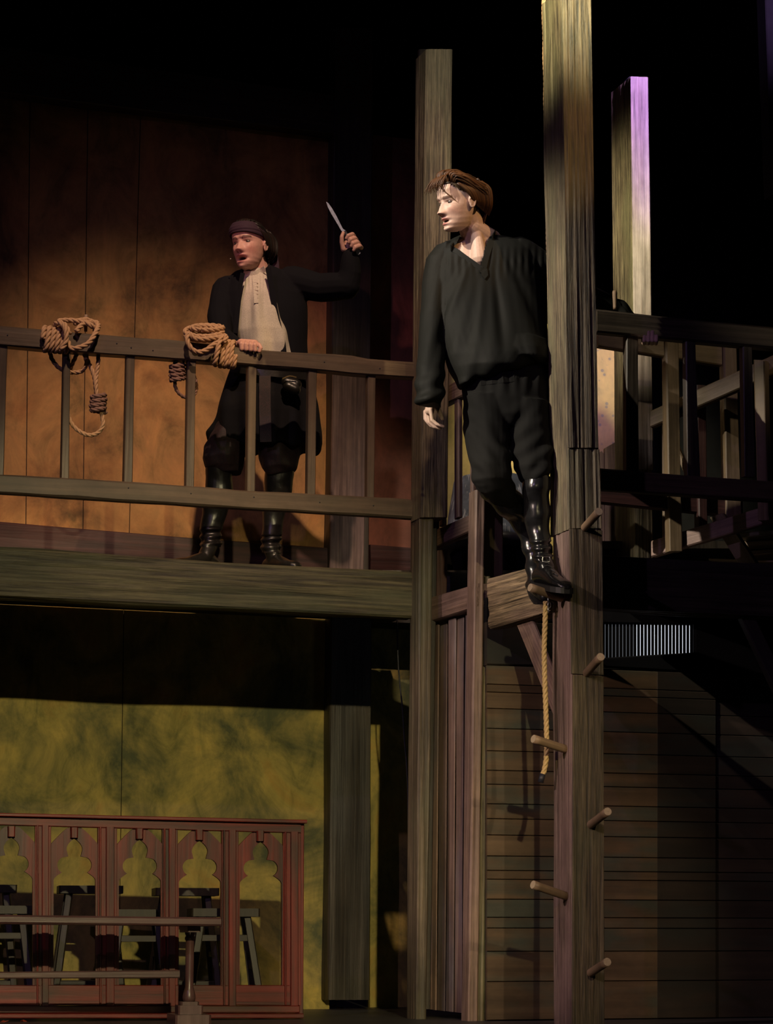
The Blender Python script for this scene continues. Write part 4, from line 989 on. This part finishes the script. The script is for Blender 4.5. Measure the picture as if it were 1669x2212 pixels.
# thumb nail
# hair
def scalp(th, u, infl):
    """th: angle round the head (0 front), u: 0 hairline .. 1 crown"""
    z = 0.12*math.sin(u*math.pi/2)
    return head_pt(z, th, 0, infl)
def hair_locks(Mh, parent, n, colf, rng, name='hair', lay=(1.02, 1.16)):
    vs = []; fs = []; cols = []
    for i in range(n):
        # a lock starts along the front hairline / parting and sweeps back and down
        x0 = rng.uniform(-1, 1); layer = rng.uniform(*lay)
        s0 = V((x0*0.058, 0.078-0.030*x0*x0, 0.066+0.022*(1-x0*x0)))
        mid = V((x0*0.078+rng.uniform(-.01, .01), 0.02+rng.uniform(-.02, .02), 0.118-0.040*x0*x0))
        en1 = V((x0*0.088, -0.078+rng.uniform(-.02, .02), 0.075-0.06*abs(x0)+rng.uniform(-.02, .01)))
        en2 = V((x0*0.074, -0.110+rng.uniform(-.015, .02), -0.015-0.03*rng.random()))
        wob = rng.uniform(-0.006, 0.006)
        pts = [s0*1.0, (s0+mid)/2*layer+V((wob, 0.006, 0.012)), mid*layer, (mid+en1)/2*layer*1.02+V((0, 0, 0.004)), en1*layer+V((wob, 0, 0)), en2*(0.9+0.1*layer)]
        sh = rng.uniform(0.6, 1.0); keepn = 6 if sh > 0.75 else 5
        path = catmull([Mh @ p for p in pts[:keepn]], 0.016); r = rng.uniform(0.0028, 0.0062); b0 = len(vs)
        tube_data(path, lambda t: r*(0.35+1.0*math.sin(math.pi*min(1, t*0.9+0.12)))*(1 if t < .9 else (1-t)*8+.2), 6, vs, fs)
        c = colf(rng); cols += [c]*(len(vs)-b0)
    # side / back locks under the sweep
    for i in range(n//2):
        sd = rng.choice((-1, 1)); a = rng.uniform(0.0, 1.0)
        p0 = V((sd*0.072, 0.045-0.13*a, 0.07)); p1 = V((sd*0.088, 0.015-0.13*a, 0.035)); p2 = V((sd*0.086, -0.012-0.10*a, -0.005 - 0.03*a))
        p3 = V((sd*(0.076-0.03*a), -0.025-0.09*a, -0.020-0.055*a))
        path = catmull([Mh @ p for p in (p0, p1, p2, p3)], 0.014); r = rng.uniform(0.004, 0.007); b0 = len(vs)
        tube_data(path, lambda t: r*(1.1-0.8*t), 6, vs, fs); c = colf(rng); cols += [c]*(len(vs)-b0)
    # nape
    for i in range(n//3):
        x = rng.uniform(-1, 1)
        p0 = V((x*0.055, -0.078, 0.088)); p1 = V((x*0.066, -0.112, 0.025)); p2 = V((x*0.055, -0.105, -0.05)); p3 = V((x*0.048, -0.088, -0.085-0.02*rng.random()))
        path = catmull([Mh @ p for p in (p0, p1, p2, p3)], 0.016); r = rng.uniform(0.005, 0.008); b0 = len(vs)
        tube_data(path, lambda t: r*(1.1-0.8*t), 6, vs, fs); c = colf(rng); cols += [c]*(len(vs)-b0)
    # cap under the locks
    b0 = len(vs); zs = [-0.075+0.2*i/24 for i in range(25)]; n2 = 48
    for z in zs:
        for k in range(n2): vs.append(Mh @ (head_pt(max(-0.07, min(z, 0.1195)), 2*math.pi*k/n2, 0, 1.07)+V((0, -0.002, 0.004))))
    for i in range(24):
        for k in range(n2):
            j = (k+1) % n2; ph = 2*math.pi*(k+0.5)/n2; ph = min(ph, 2*math.pi-ph); z = zs[i]
            lim = 0.070 if ph < 0.6 else (0.070-0.040*(ph-0.6)/0.6 if ph < 1.2 else (0.017-0.0*(ph-1.2) if ph < 1.9 else -0.07))
            if ph > 1.2 and ph <= 1.75: lim = 0.033
            if z >= lim: fs.append((b0+i*n2+k, b0+i*n2+j, b0+(i+1)*n2+j, b0+(i+1)*n2+k))
    cols += [(colf(rng)[0]*0.5, colf(rng)[1]*0.5, colf(rng)[2]*0.5)]*(len(vs)-b0)
    me = mesh_from(name, vs, fs)
    a_ = me.color_attributes.new('Col', 'FLOAT_COLOR', 'POINT')
    for i, c in enumerate(cols): a_.data[i].color = (*c, 1)
    return link(name, me, M['hair'], parent, None, True)
rng = random.Random(3)
def auburn(r):
    k = r.uniform(0.35, 1.3); return (0.085*k, 0.034*k, 0.011*k)
hr = hair_locks(Mh, RM, 420, auburn, rng)
# fringe: locks falling forward over the brow
vs = []; fs = []
for i in range(60):
    x0 = rng.uniform(-0.062, 0.062); r = rng.uniform(0.0022, 0.0055)
    pts = [V((x0*0.6, 0.045, 0.122)), V((x0*0.95, 0.086, 0.108)), V((x0*1.1+0.006, 0.104+rng.uniform(0, .012), 0.080)), V((x0*1.15+0.012, 0.108+rng.uniform(-.006, .018), 0.054+rng.uniform(-.008, .014)))]
    tube_data(catmull([Mh @ p for p in pts], 0.012), lambda t: r*(1.15-t), 6, vs, fs)
for i in range(7):
    o_ = rng.uniform(-0.004, 0.004)
    pts = [V((-0.01+o_, 0.094, 0.085)), V((-0.034+o_, 0.094, 0.050)), V((-0.054, 0.076+o_, 0.020)), V((-0.064, 0.054+o_, -0.008+o_))]
    tube_data(catmull([Mh @ p for p in pts], 0.012), lambda t: 0.0016*(1.2-t), 5, vs, fs)
me = mesh_from('fringe', vs, fs); a_ = me.color_attributes.new('Col', 'FLOAT_COLOR', 'POINT')
for i in range(len(vs)): a_.data[i].color = (0.085, 0.036, 0.013, 1)
link('fringe', me, M['hair'], RM, None, True)

# shirt
A = Acc()
A.rows([(508, 1000, 1066, 10.75, 0.055), (516, 982, 1100, 10.75, 0.075), (528, 960, 1135, 10.75, 0.10), (548, 935, 1160, 10.75, 0.125), (580, 922, 1172, 10.75, 0.145), (630, 925, 1178, 10.745, 0.16),
        (690, 938, 1182, 10.74, 0.165), (740, 950, 1186, 10.735, 0.165), (775, 962, 1186, 10.73, 0.165), (800, 974, 1150, 10.73, 0.155), (822, 984, 1090, 10.73, 0.12), (835, 990, 1030, 10.72, 0.08)], 40)
A.rows([(740, 1040, 1186, 10.73, 0.15), (765, 1045, 1188, 10.73, 0.16), (782, 1070, 1186, 10.73, 0.15), (788, 1100, 1180, 10.73, 0.10)], 28)
A.rows([(530, 940, 985, 10.75, 0.07), (560, 918, 985, 10.75, 0.09), (610, 912, 975, 10.74, 0.092), (680, 906, 962, 10.72, 0.085), (750, 902, 960, 10.70, 0.080), (810, 898, 962, 10.66, 0.078), (845, 896, 962, 10.64, 0.076), (868, 898, 960, 10.62, 0.070), (879, 906, 952, 10.62, 0.05)], 24)
A.chain([P_(1120, 552, 10.75), P_(1160, 580, 10.78), P_(1215, 620, 10.90), P_(1255, 645, 10.99), P_(1330, 668, 11.05), P_(1368, 700, 11.04)], [0.085, 0.095, 0.082, 0.072, 0.055, 0.04])
def shirt_fold(co, n_):
    x, y = proj(co); d = 0
    k = max(0, min(1, (y-540)/200))
    if x > 962 and co.y < 11.0 and y < 840:
        # pleats radiating from the neckline placket
        ang = math.atan2(x-1042, y-470)
        am = 0.35+0.65*max(0, noise.noise(V((ang*6, y*0.004, 2)))*2+0.3)
        d += 0.012*k*am*math.sin(ang*19+1.1*math.sin(y*0.012))+0.005*k*am*math.sin(ang*43+2+0.02*y)
        d += 0.0022*math.sin((x-985)*0.42)*max(0, 1-abs(y-565)/40)
        d += 0.012*noise.noise(V((x*0.012, y*0.004, 1.3)))
        d += 0.02*noise.noise(V((x*0.02, y*0.02, 4)))*max(0, (y-740)/80)
    else:
        d += 0.010*noise.noise(V((x*0.035+y*0.012, y*0.010, 5.1)))+0.008*max(0, (y-780)/80)*math.sin(y*0.16+x*0.05)
    return co+n_*d
neckhole = [(976, 533), (984, 528), (1000, 500), (1030, 470), (1064, 490), (1066, 500), (1058, 512), (1052, 520), (1037, 573), (1020, 562), (1000, 549), (988, 541)]
def keepsh(c):
    x, y = proj(c)
    return not (inpoly(x, y, neckhole) and c.y < 10.80)
shirt = fuse('shirt', A, 0.0055, M['shirtblack'], RM, 3, post=shirt_fold, keep=keepsh)
bs_ = bvh_of(shirt)
def sp(x, y, l=0.004): return on_surf(bs_, x, y, l, 10.63)
strap('placket', [sp(1063, 513), sp(1056, 535), sp(1048, 562), sp(1042, 590)], 0.028, 0.004, M['shirtblack'], RM)
strap('collar_band', [sp(974, 536), sp(988, 544), sp(1010, 560), sp(1030, 574), sp(1040, 582)], 0.024, 0.004, M['shirtblack'], RM)
poly = [sp(1038, 584, 0.008), sp(1052, 580, 0.008), sp(1054, 594, 0.008), sp(1047, 603, 0.008), sp(1040, 596, 0.008)]
me = mesh_from('placket_tab', poly+[p+V((0, 0.006, 0)) for p in poly], [(0, 1, 2, 3, 4), (9, 8, 7, 6, 5)]+[(i, 5+i, 5+(i+1) % 5, (i+1) % 5) for i in range(5)]); recalc(me); link('placket_tab', me, M['shirtblack'], RM)
cp = [at(x, y, Y) for x, y, Y in [(974, 536, 10.63), (979, 530, 10.68), (990, 522, 10.76), (1015, 508, 10.82), (1045, 499, 10.82), (1064, 500, 10.76), (1068, 506, 10.69), (1063, 514, 10.64)]]
strap('collar', cp, 0.030, 0.005, M['shirtblack'], RM, side=V((0.1, 0, 1)))
cf = [at(934, 868, 10.62)+V((math.cos(a)*0.036, math.sin(a)*0.040, -0.012*math.cos(a))) for a in [k*math.pi/6 for k in range(13)]]
strap('cuff', cf, 0.030, 0.006, M['shirtblack'], RM, side=V((0.0, 0, 1)))
# trousers
A = Acc()
A.rows([(785, 1000, 1184, 10.76, 0.115), (830, 995, 1188, 10.76, 0.125), (870, 996, 1190, 10.76, 0.13), (905, 998, 1190, 10.76, 0.13), (930, 1005, 1185, 10.76, 0.11)], 32)
A.rows([(860, 996, 1100, 10.75, 0.12), (920, 1000, 1106, 10.72, 0.115), (970, 1006, 1106, 10.67, 0.105), (1010, 1014, 1103, 10.62, 0.10), (1040, 1022, 1102, 10.59, 0.09), (1062, 1036, 1095, 10.59, 0.07), (1074, 1050, 1085, 10.60, 0.05)], 26)
A.cap(P_(1062, 1035, 10.60), P_(1092, 1075, 10.66), 0.085, 0.06)
A.rows([(870, 1090, 1190, 10.75, 0.12), (930, 1097, 1192, 10.73, 0.11), (980, 1104, 1190, 10.69, 0.10), (1010, 1110, 1188, 10.66, 0.095), (1030, 1118, 1186, 10.65, 0.085), (1046, 1128, 1182, 10.64, 0.07)], 26)
def tr_fold(co, n_):
    x, y = proj(co); k = max(0, min(1, (y-840)/120))
    d = 0.010*noise.noise(V((x*0.03, y*0.012, 2)))+0.009*k*math.sin((y+0.9*abs(x-1100))*0.10)*noise.noise(V((x*0.02, y*0.02, 7)))*2
    d += 0.004*math.sin(x*0.25)*max(0, 1-abs(y-815)/45)
    return co+n_*d
tr = fuse('trousers', A, 0.0055, M['trouser'], RM, 3, post=tr_fold)
bt = bvh_of(tr)
strap('pocket_flap', [on_surf(bt, 1008, 833, 0.004), on_surf(bt, 1017, 836, 0.004)], 0.010, 0.004, M['trouser'], RM)
strap('belt_loop', [on_surf(bt, 1128, 790, 0.004), on_surf(bt, 1131, 806, 0.004)], 0.014, 0.005, M['trouser'], RM)
strap('waistband', [on_surf(bt, x, 826-(x-1000)*0.12, 0.001) for x in range(1002, 1182, 12)], 0.05, 0.004, M['trouser'], RM, side=V((0, 0, 1)))
# boots
def boot(name, shaft, ank, toe, heel, parent, mat, shoe_h=0.055, straps=True, wid=0.045):
    A = Acc(); A.rows(shaft, 26)
    a = V(ank); tt = V(toe); h = V(heel); f = (tt-h); f.z = 0; L = f.length; f.normalize(); sd = V((f.y, -f.x, 0))
    zb = h.z; zt_ = tt.z
    R = []
    prof = [(0.0, 0.030, 0.060), (0.06, 0.036, 0.085), (0.2, 0.038, 0.105), (0.35, 0.040, 0.100), (0.5, 0.043, 0.078), (0.65, 0.048, 0.060), (0.8, 0.048, 0.050), (0.92, 0.038, 0.042), (0.98, 0.024, 0.030), (1.0, 0.012, 0.018)]
    for (s, w_, hh_) in prof:
        c = h+f*(L*s); c.z = zb+(zt_-zb)*s; w_ = w_*wid/0.045
        ring = []
        for k in range(18):
            th = 2*math.pi*k/18; z_ = hh_/2+hh_/2*math.sin(th); ring.append(c+sd*math.cos(th)*w_*(1.0 if math.sin(th) < 0 else 0.97)+V((0, 0, z_)))
        R.append(ring)
    A.loft(R)
    A.cap(a, h+f*(L*0.28)+V((0, 0, 0.06)), 0.042, 0.040, 18)
    def wr(co, n_):
        x, y = proj(co); y0, y1 = proj(a)[1]-28, proj(a)[1]+10
        d = 0.0035*noise.noise(V((x*0.05, y*0.05, 2)))
        if y0 < y < y1: d += 0.005*math.sin(y*0.38+0.03*x)
        else: d += 0.003*math.sin(y*0.10+x*0.03)
        return co+n_*d
    o = fuse(name, A, 0.0042, mat, parent, 2, post=wr)
    S_ = Acc(); R = []
    for (s, w_, _) in prof[:]:
        c = h+f*(L*s); c.z = zb+(zt_-zb)*s-0.018; w_ = w_*1.12*wid/0.045
        R.append([c+sd*(-w_), c+sd*w_, c+sd*w_+V((0, 0, 0.026)), c-sd*w_+V((0, 0, 0.026))])
    S_.loft(R); me = mesh_from('sole', S_.v, S_.f); recalc(me); link('sole', me, M['rubber'], o)
    S_ = Acc(); R = []
    for s in (0.02, 0.26):
        c = h+f*(L*s); c.z = zb+(zt_-zb)*s-0.034; R.append([c-sd*0.034, c+sd*0.034, c+sd*0.036+V((0, 0, 0.03)), c-sd*0.036+V((0, 0, 0.03))])
    S_.loft(R); me = mesh_from('heel', S_.v, S_.f); recalc(me); link('heel', me, M['rubber'], o)
    return o
b1 = boot('boot', [(1030, 1128, 1188, 10.64, 0.075), (1060, 1128, 1188, 10.62, 0.072), (1100, 1130, 1188, 10.60, 0.07), (1140, 1135, 1188, 10.57, 0.062), (1165, 1142, 1188, 10.54, 0.055), (1190, 1148, 1188, 10.51, 0.05), (1215, 1150, 1190, 10.49, 0.045)],
     at(1170, 1195, 10.49), at(1224, 1274, 10.24), at(1162, 1262, 10.50), RM, M['leather'], wid=0.047)
bb = bvh_of(b1)
for i in range(4):
    strap('lace', [on_surf(bb, 1166+i*7, 1215+i*9, 0.002, 10.45), on_surf(bb, 1176+i*7, 1212+i*9, 0.003, 10.45), on_surf(bb, 1186+i*6, 1217+i*9, 0.002, 10.45)], 0.004, 0.003, M['rubber'], b1)
strap('buckle_strap', [on_surf(bb, 1151, 1212, 0.002, 10.48), on_surf(bb, 1168, 1209, 0.003, 10.44), on_surf(bb, 1188, 1206, 0.002, 10.46)], 0.018, 0.004, M['leather'], b1)
strap('buckle', [on_surf(bb, 1172, 1203, 0.006, 10.44), on_surf(bb, 1186, 1203, 0.006, 10.44), on_surf(bb, 1186, 1213, 0.006, 10.44), on_surf(bb, 1172, 1213, 0.006, 10.44), on_surf(bb, 1172, 1203, 0.006, 10.44)], 0.003, 0.003, M['steel'], b1)
# second leg: boot bent behind
A = Acc(); A.chain([P_(1068, 1052, 10.64), P_(1110, 1098, 10.72), P_(1138, 1140, 10.76), P_(1152, 1200, 10.72), P_(1156, 1255, 10.66)], [0.075, 0.066, 0.052, 0.042, 0.04], 20)
A.chain([P_(1152, 1262, 10.68), P_(1165, 1278, 10.58), P_(1176, 1288, 10.50)], [0.038, 0.038, 0.030], 18)
b2 = fuse('boot', A, 0.005, M['leather'], RM, 2, post=lambda co, n_: co+n_*0.004*math.sin(proj(co)[1]*0.16))
A = Acc(); A.loft([[at(x-20, y+6, Y), at(x+16, y+6, Y+0.02), at(x+16, y+1, Y+0.02), at(x-20, y+1, Y)] for x, y, Y in [(1158, 1272, 10.72), (1164, 1288, 10.60), (1172, 1299, 10.50), (1180, 1300, 10.44)]])
me = mesh_from('sole', A.v, A.f); recalc(me); link('sole', me, M['rubber'], b2)

# ================= coated man on the balcony =================
LM = empty('person', at(540, 1212, 11.95), 'man in long black coat and headscarf on the balcony raising a knife', 'person')
Mh2 = head_mat(at(538, 531, 11.88), math.radians(27), math.radians(2), math.radians(3), 1.13)
MO2 = 0.016
A = Acc(); head_acc(A, Mh2, MO2)
A.cap(Mh2 @ V((0, -0.025, -0.04)), at(560, 600, 11.95), 0.060, 0.066, 20)
A.rows([(590, 530, 590, 11.95, 0.06), (605, 515, 625, 11.99, 0.07), (640, 505, 635, 11.99, 0.08), (700, 505, 635, 11.99, 0.08), (780, 515, 640, 11.97, 0.10), (850, 500, 650, 11.97, 0.11), (880, 510, 640, 11.97, 0.09)], 22)
A.chain([P_(630, 605, 11.98), P_(695, 625, 11.93), P_(752, 625, 11.90), P_(757, 555, 11.85)], [0.045, 0.038, 0.034, 0.024])
A.chain([P_(498, 630, 11.97), P_(477, 690, 11.90), P_(480, 733, 11.80), P_(512, 748, 11.68)], [0.042, 0.038, 0.034, 0.024])
# legs
A.chain([P_(520, 870, 11.97), P_(485, 985, 11.9), P_(465, 1100, 11.95), P_(456, 1170, 11.97)], [0.06, 0.035, 0.022, 0.02])
A.chain([P_(610, 870, 11.97), P_(602, 995, 11.92), P_(590, 1110, 11.98), P_(585, 1180, 12.0)], [0.06, 0.035, 0.022, 0.02])
# fist on the rail
YRl = RAILF.pt(540, 745).y
A.cap(P_(518, 744, YRl+0.06), P_(545, 746, YRl+0.04), 0.024, 0.024); A.cap(P_(520, 740, YRl+0.03), P_(550, 742, YRl+0.03), 0.020, 0.020)
for i in range(4):
    x = 521+i*9.6; yy = 739+i*0.9
    A.chain([P_(x+1, yy, YRl+0.02), P_(x, yy+4, YRl-0.018), P_(x+0.6, yy+15, YRl-0.016)], [0.0125, 0.0125, 0.0108], 10)
A.chain([P_(548, 741, YRl+0.03), P_(559, 745, YRl-0.005), P_(563, 752, YRl-0.012), P_(560, 759, YRl-0.012)], [0.014, 0.0115, 0.0105, 0.009], 10)
# fist round the knife
kt = V((-0.46, 0, 0.89))
A.cap(P_(751, 545, 11.86), P_(753, 525, 11.86), 0.024, 0.026); A.cap(P_(757, 540, 11.87), P_(762, 522, 11.87), 0.022, 0.022)
for i in range(4):
    x = 758+i*5.3; yy = 505+i*8.4
    A.chain([P_(x+6, yy+5, 11.86), P_(x+3, yy+1, 11.825), P_(x-6, yy+4, 11.795), P_(x-10, yy+10, 11.80)], [0.0125, 0.0122, 0.0112, 0.0095], 10)
A.chain([P_(742, 538, 11.845), P_(738, 524, 11.83), P_(738, 512, 11.82), P_(741, 503, 11.82)], [0.0165, 0.0125, 0.0115, 0.0095], 10)
body2 = fuse('body', A, 0.003, M['skin'], LM, 1, color=skin_color(Mh2, MO2, (0.58, 0.33, 0.26), (0.05, 0.025, 0.02)), fac=0.4)
eyes(Mh2, LM, -0.1, 0.0)
# knife
KN = Plane(at(745, 500, 11.83), 10)
t = empty('knife', KN.pt(760, 525), 'pale steel knife held up in the fist of the coated man', 'knife')
bl = [(704, 436), (709, 439), (716, 449), (726, 466), (735, 484), (740, 494), (745.5, 498), (745, 503), (741, 504), (736, 497), (726, 480), (714, 460), (708, 448)]
cen = [(704, 436), (708, 443), (714, 453), (722, 468), (731, 485), (738, 497), (743, 501)]
P = [KN.pt(*p) for p in bl]; n = len(P); cf = [KN.pt(x, y, -0.0035) for x, y in cen[1:-1]]; cb = [KN.pt(x, y, 0.0035) for x, y in cen[1:-1]]
ctr = [KN.pt(x, y, 0) for x, y in bl]
vs = P+[sum(P, V())/n-KN.n*0.004, sum(P, V())/n+KN.n*0.004]
vs = [p-KN.n*0.002 for p in P]+[p+KN.n*0.002 for p in P]+[KN.pt(x, y, -0.006) for x, y in cen]+[KN.pt(x, y, 0.006) for x, y in cen]
fs = [tuple(range(n-1, -1, -1)), tuple(range(n, 2*n))]+[(i, (i+1) % n, n+(i+1) % n, n+i) for i in range(n)]
me = mesh_from('blade', vs[:2*n], fs); recalc(me); link('blade', me, M['blade'], t)
tube('grip', [KN.pt(743, 500), KN.pt(756, 519), KN.pt(769, 540)], 0.011, M['tape'], t, 10)
pm = [(766, 538), (771, 535), (777, 541), (778, 547), (772, 551), (767, 546)]
poly_px('pommel', KN.sh(-0.01), pm, 0.02, M['blade'], t)
# shirt
A = Acc()
A.rows([(583, 527, 576, 11.93, 0.062), (592, 524, 579, 11.93, 0.064), (606, 522, 590, 11.93, 0.085), (640, 516, 605, 11.92, 0.115), (680, 513, 615, 11.91, 0.13), (720, 512, 625, 11.90, 0.135), (750, 515, 632, 11.90, 0.13), (800, 520, 640, 11.92, 0.12)], 36)
def ws_fold(co, n_):
    x, y = proj(co); k = max(0, min(1, (y-595)/60))
    ang = math.atan2(x-552, y-520)
    return co+n_*(0.009*k*math.sin(ang*26+1.0)+0.006*k*noise.noise(V((x*0.05, y*0.015, 3)))*2+0.003*math.sin((x)*0.9)*max(0, 1-abs(y-612)/25))
wsh = fuse('shirt', A, 0.005, M['cream'], LM, 3, post=ws_fold)
bw = bvh_of(wsh)
strap('collar', [on_surf(bw, x, y, 0.003, 11.85) for x, y in [(529, 590), (540, 592), (552, 591), (563, 586), (573, 580)]], 0.030, 0.006, M['cream'], LM)
strap('placket', [on_surf(bw, x, y, 0.003, 11.85) for x, y in [(549, 600), (551, 620), (552, 640), (553, 655)]], 0.022, 0.004, M['cream'], LM)
for i in range(5):
    strap('lace', [on_surf(bw, 547, 610+i*8, 0.006, 11.85), on_surf(bw, 557, 612+i*8, 0.006, 11.85)], 0.003, 0.003, M['brass'] if False else M['ropedark'], LM)
# coat
A = Acc()
A.rows([(578, 535, 590, 12.0, 0.06), (590, 505, 625, 12.0, 0.10), (610, 482, 652, 11.99, 0.13), (640, 470, 662, 11.98, 0.15), (700, 476, 664, 11.97, 0.155), (760, 490, 664, 11.97, 0.155), (800, 496, 664, 11.97, 0.16), (850, 480, 676, 11.97, 0.18), (900, 462, 690, 11.97, 0.20), (935, 447, 698, 11.98, 0.21), (958, 450, 702, 11.98, 0.21), (972, 470, 694, 11.98, 0.205)], 40)
A.chain([P_(630, 608, 11.98), P_(690, 622, 11.94), P_(748, 618, 11.90), P_(757, 590, 11.88), P_(757, 553, 11.86)], [0.088, 0.078, 0.075, 0.060, 0.048])
A.chain([P_(488, 625, 11.97), P_(474, 680, 11.90), P_(478, 730, 11.80), P_(512, 745, 11.72)], [0.078, 0.066, 0.058, 0.042])
opening = [(526, 584), (560, 560), (577, 580), (581, 620), (590, 680), (604, 740), (606, 775), (560, 790), (530, 770), (512, 742), (513, 720), (516, 670), (520, 620), (524, 596)]
opening2 = [(590, 830), (594, 900), (590, 985), (560, 985), (560, 900), (566, 830)]
def ct_fold(co, n_):
    x, y = proj(co); k = max(0, min(1, (y-790)/120))
    return co+n_*(0.014*k*math.sin(x*0.13+1)+0.010*noise.noise(V((x*0.02, y*0.02, 8))))
coat = fuse('coat', A, 0.006, M['coat'], LM, 3, post=ct_fold, keep=lambda c: not (inpoly(*proj(c), opening) and c.y < 11.98 and not (proj(c)[0] < 522 and proj(c)[1] > 725)) )
strap('lapel', [at(x, y, 11.80) for x, y in [(579, 578), (586, 620), (596, 680), (610, 740), (614, 780)]], 0.03, 0.008, M['coat'], LM)
strap('lapel', [at(x, y, 11.80) for x, y in [(524, 590), (517, 630), (512, 680), (508, 720)]], 0.024, 0.008, M['coat'], LM)
strap('waistcoat_panel', [at(x, y, 11.755) for x, y in [(572, 812), (572, 880), (574, 955)]], 0.06, 0.01, M['brocade'], LM)
strap('belt', [at(x, y, Y) for x, y, Y in [(500, 795, 11.83), (540, 800, 11.78), (600, 806, 11.78), (662, 812, 11.85)]], 0.045, 0.01, M['leatherm'], LM, side=V((0, 0, 1)))
A = Acc(); A.cap(at(618, 825, 11.76), at(640, 830, 11.76), 0.028, 0.028); A.cap(at(622, 835, 11.75), at(638, 842, 11.75), 0.030, 0.028)
fuse('pouch', A, 0.006, M['leatherm'], LM, 2)
strap('pouch_trim', [at(610, 818, 11.715), at(625, 812, 11.71), at(640, 815, 11.715)], 0.006, 0.004, M['brass'], LM)
# breeches
A = Acc()
A.rows([(840, 500, 600, 11.97, 0.12), (900, 480, 560, 11.93, 0.11), (940, 452, 535, 11.92, 0.11), (965, 441, 530, 11.91, 0.115), (990, 438, 528, 11.91, 0.115), (1010, 444, 526, 11.92, 0.10), (1022, 470, 520, 11.93, 0.07)], 26)
A.rows([(840, 570, 660, 11.97, 0.12), (900, 562, 655, 11.95, 0.11), (960, 560, 650, 11.94, 0.11), (990, 560, 645, 11.94, 0.115), (1012, 566, 643, 11.94, 0.10), (1026, 575, 625, 11.95, 0.07)], 26)
fuse('breeches', A, 0.006, M['brocade'], LM, 2, post=lambda co, n_: co+n_*(0.012*noise.noise(co*14)))
ZD = DECKZ
def floorpt(x, y, Y): p = at(x, y, Y); return p
h1 = at(470, 1205, 11.98); h1.z = DECKZ+0.03; t1 = at(364, 1200, 11.72); t1.z = DECKZ+0.025
b3 = boot('boot', [(1010, 445, 502, 11.93, 0.07), (1060, 441, 503, 11.95, 0.068), (1100, 436, 494, 11.97, 0.062), (1130, 433, 482, 11.98, 0.056), (1155, 432, 478, 11.98, 0.05), (1180, 432, 478, 11.98, 0.05)], at(455, 1170, 11.96), t1, h1, LM, M['leatherm'], wid=0.046)
h2 = at(574, 1215, 12.02); h2.z = DECKZ+0.03; t2_ = at(645, 1222, 11.80); t2_.z = DECKZ+0.025
b4 = boot('boot', [(1015, 572, 634, 11.96, 0.07), (1060, 570, 632, 11.98, 0.068), (1100, 568, 618, 12.0, 0.06), (1140, 566, 610, 12.0, 0.054), (1170, 564, 606, 12.0, 0.05), (1195, 563, 606, 12.0, 0.05)], at(584, 1185, 11.98), t2_, h2, LM, M['leatherm'], wid=0.046)
# headscarf and dark hair
vs = []; fs = []; n2 = 64
zr = [0.032+0.052*i/20 for i in range(21)]
for i, z in enumerate(zr):
    for k in range(n2):
        a = 2*math.pi*k/n2; inf = 1.060+0.013*math.sin(i*1.15+2.2*math.sin(a*1.0+0.5))+0.020*math.sin(i/20*math.pi)
        p = head_pt(z, a, 0, inf); p.z += 0.012*math.sin(a*1+0.6)*0.6+(0.010 if math.cos(a) > 0 else -0.012)*abs(math.cos(a)); vs.append(Mh2 @ p)
for i in range(len(zr)-1):
    for k in range(n2):
        j = (k+1) % n2; fs.append((i*n2+k, i*n2+j, (i+1)*n2+j, (i+1)*n2+k))
me = mesh_from('headscarf', vs, fs); o = link('headscarf', me, M['scarf'], LM, None, True)
md = o.modifiers.new('th', 'SOLIDIFY'); md.thickness = 0.006
strap('scarf_tail', [Mh2 @ V(p) for p in [(-0.03, -0.118, 0.03), (-0.05, -0.13, -0.02), (-0.055, -0.135, -0.08), (-0.05, -0.125, -0.15)]], 0.05, 0.01, M['scarf'], LM)
rng = random.Random(5)
hr2 = hair_locks(Mh2, LM, 170, lambda r: (0.014*r.uniform(.6, 1.5), 0.009, 0.007), rng, lay=(0.92, 0.99))
# headset microphone
A = Acc(); A.cap(Mh2 @ V((0.060, 0.080, -0.072)), Mh2 @ V((0.056, 0.084, -0.073)), 0.003, 0.003, 8)
me = mesh_from('microphone', A.v, A.f); recalc(me); link('microphone', me, M['cream'], LM, None, True)
for o in bpy.data.objects:
    if '_w' in o: del o['_w']
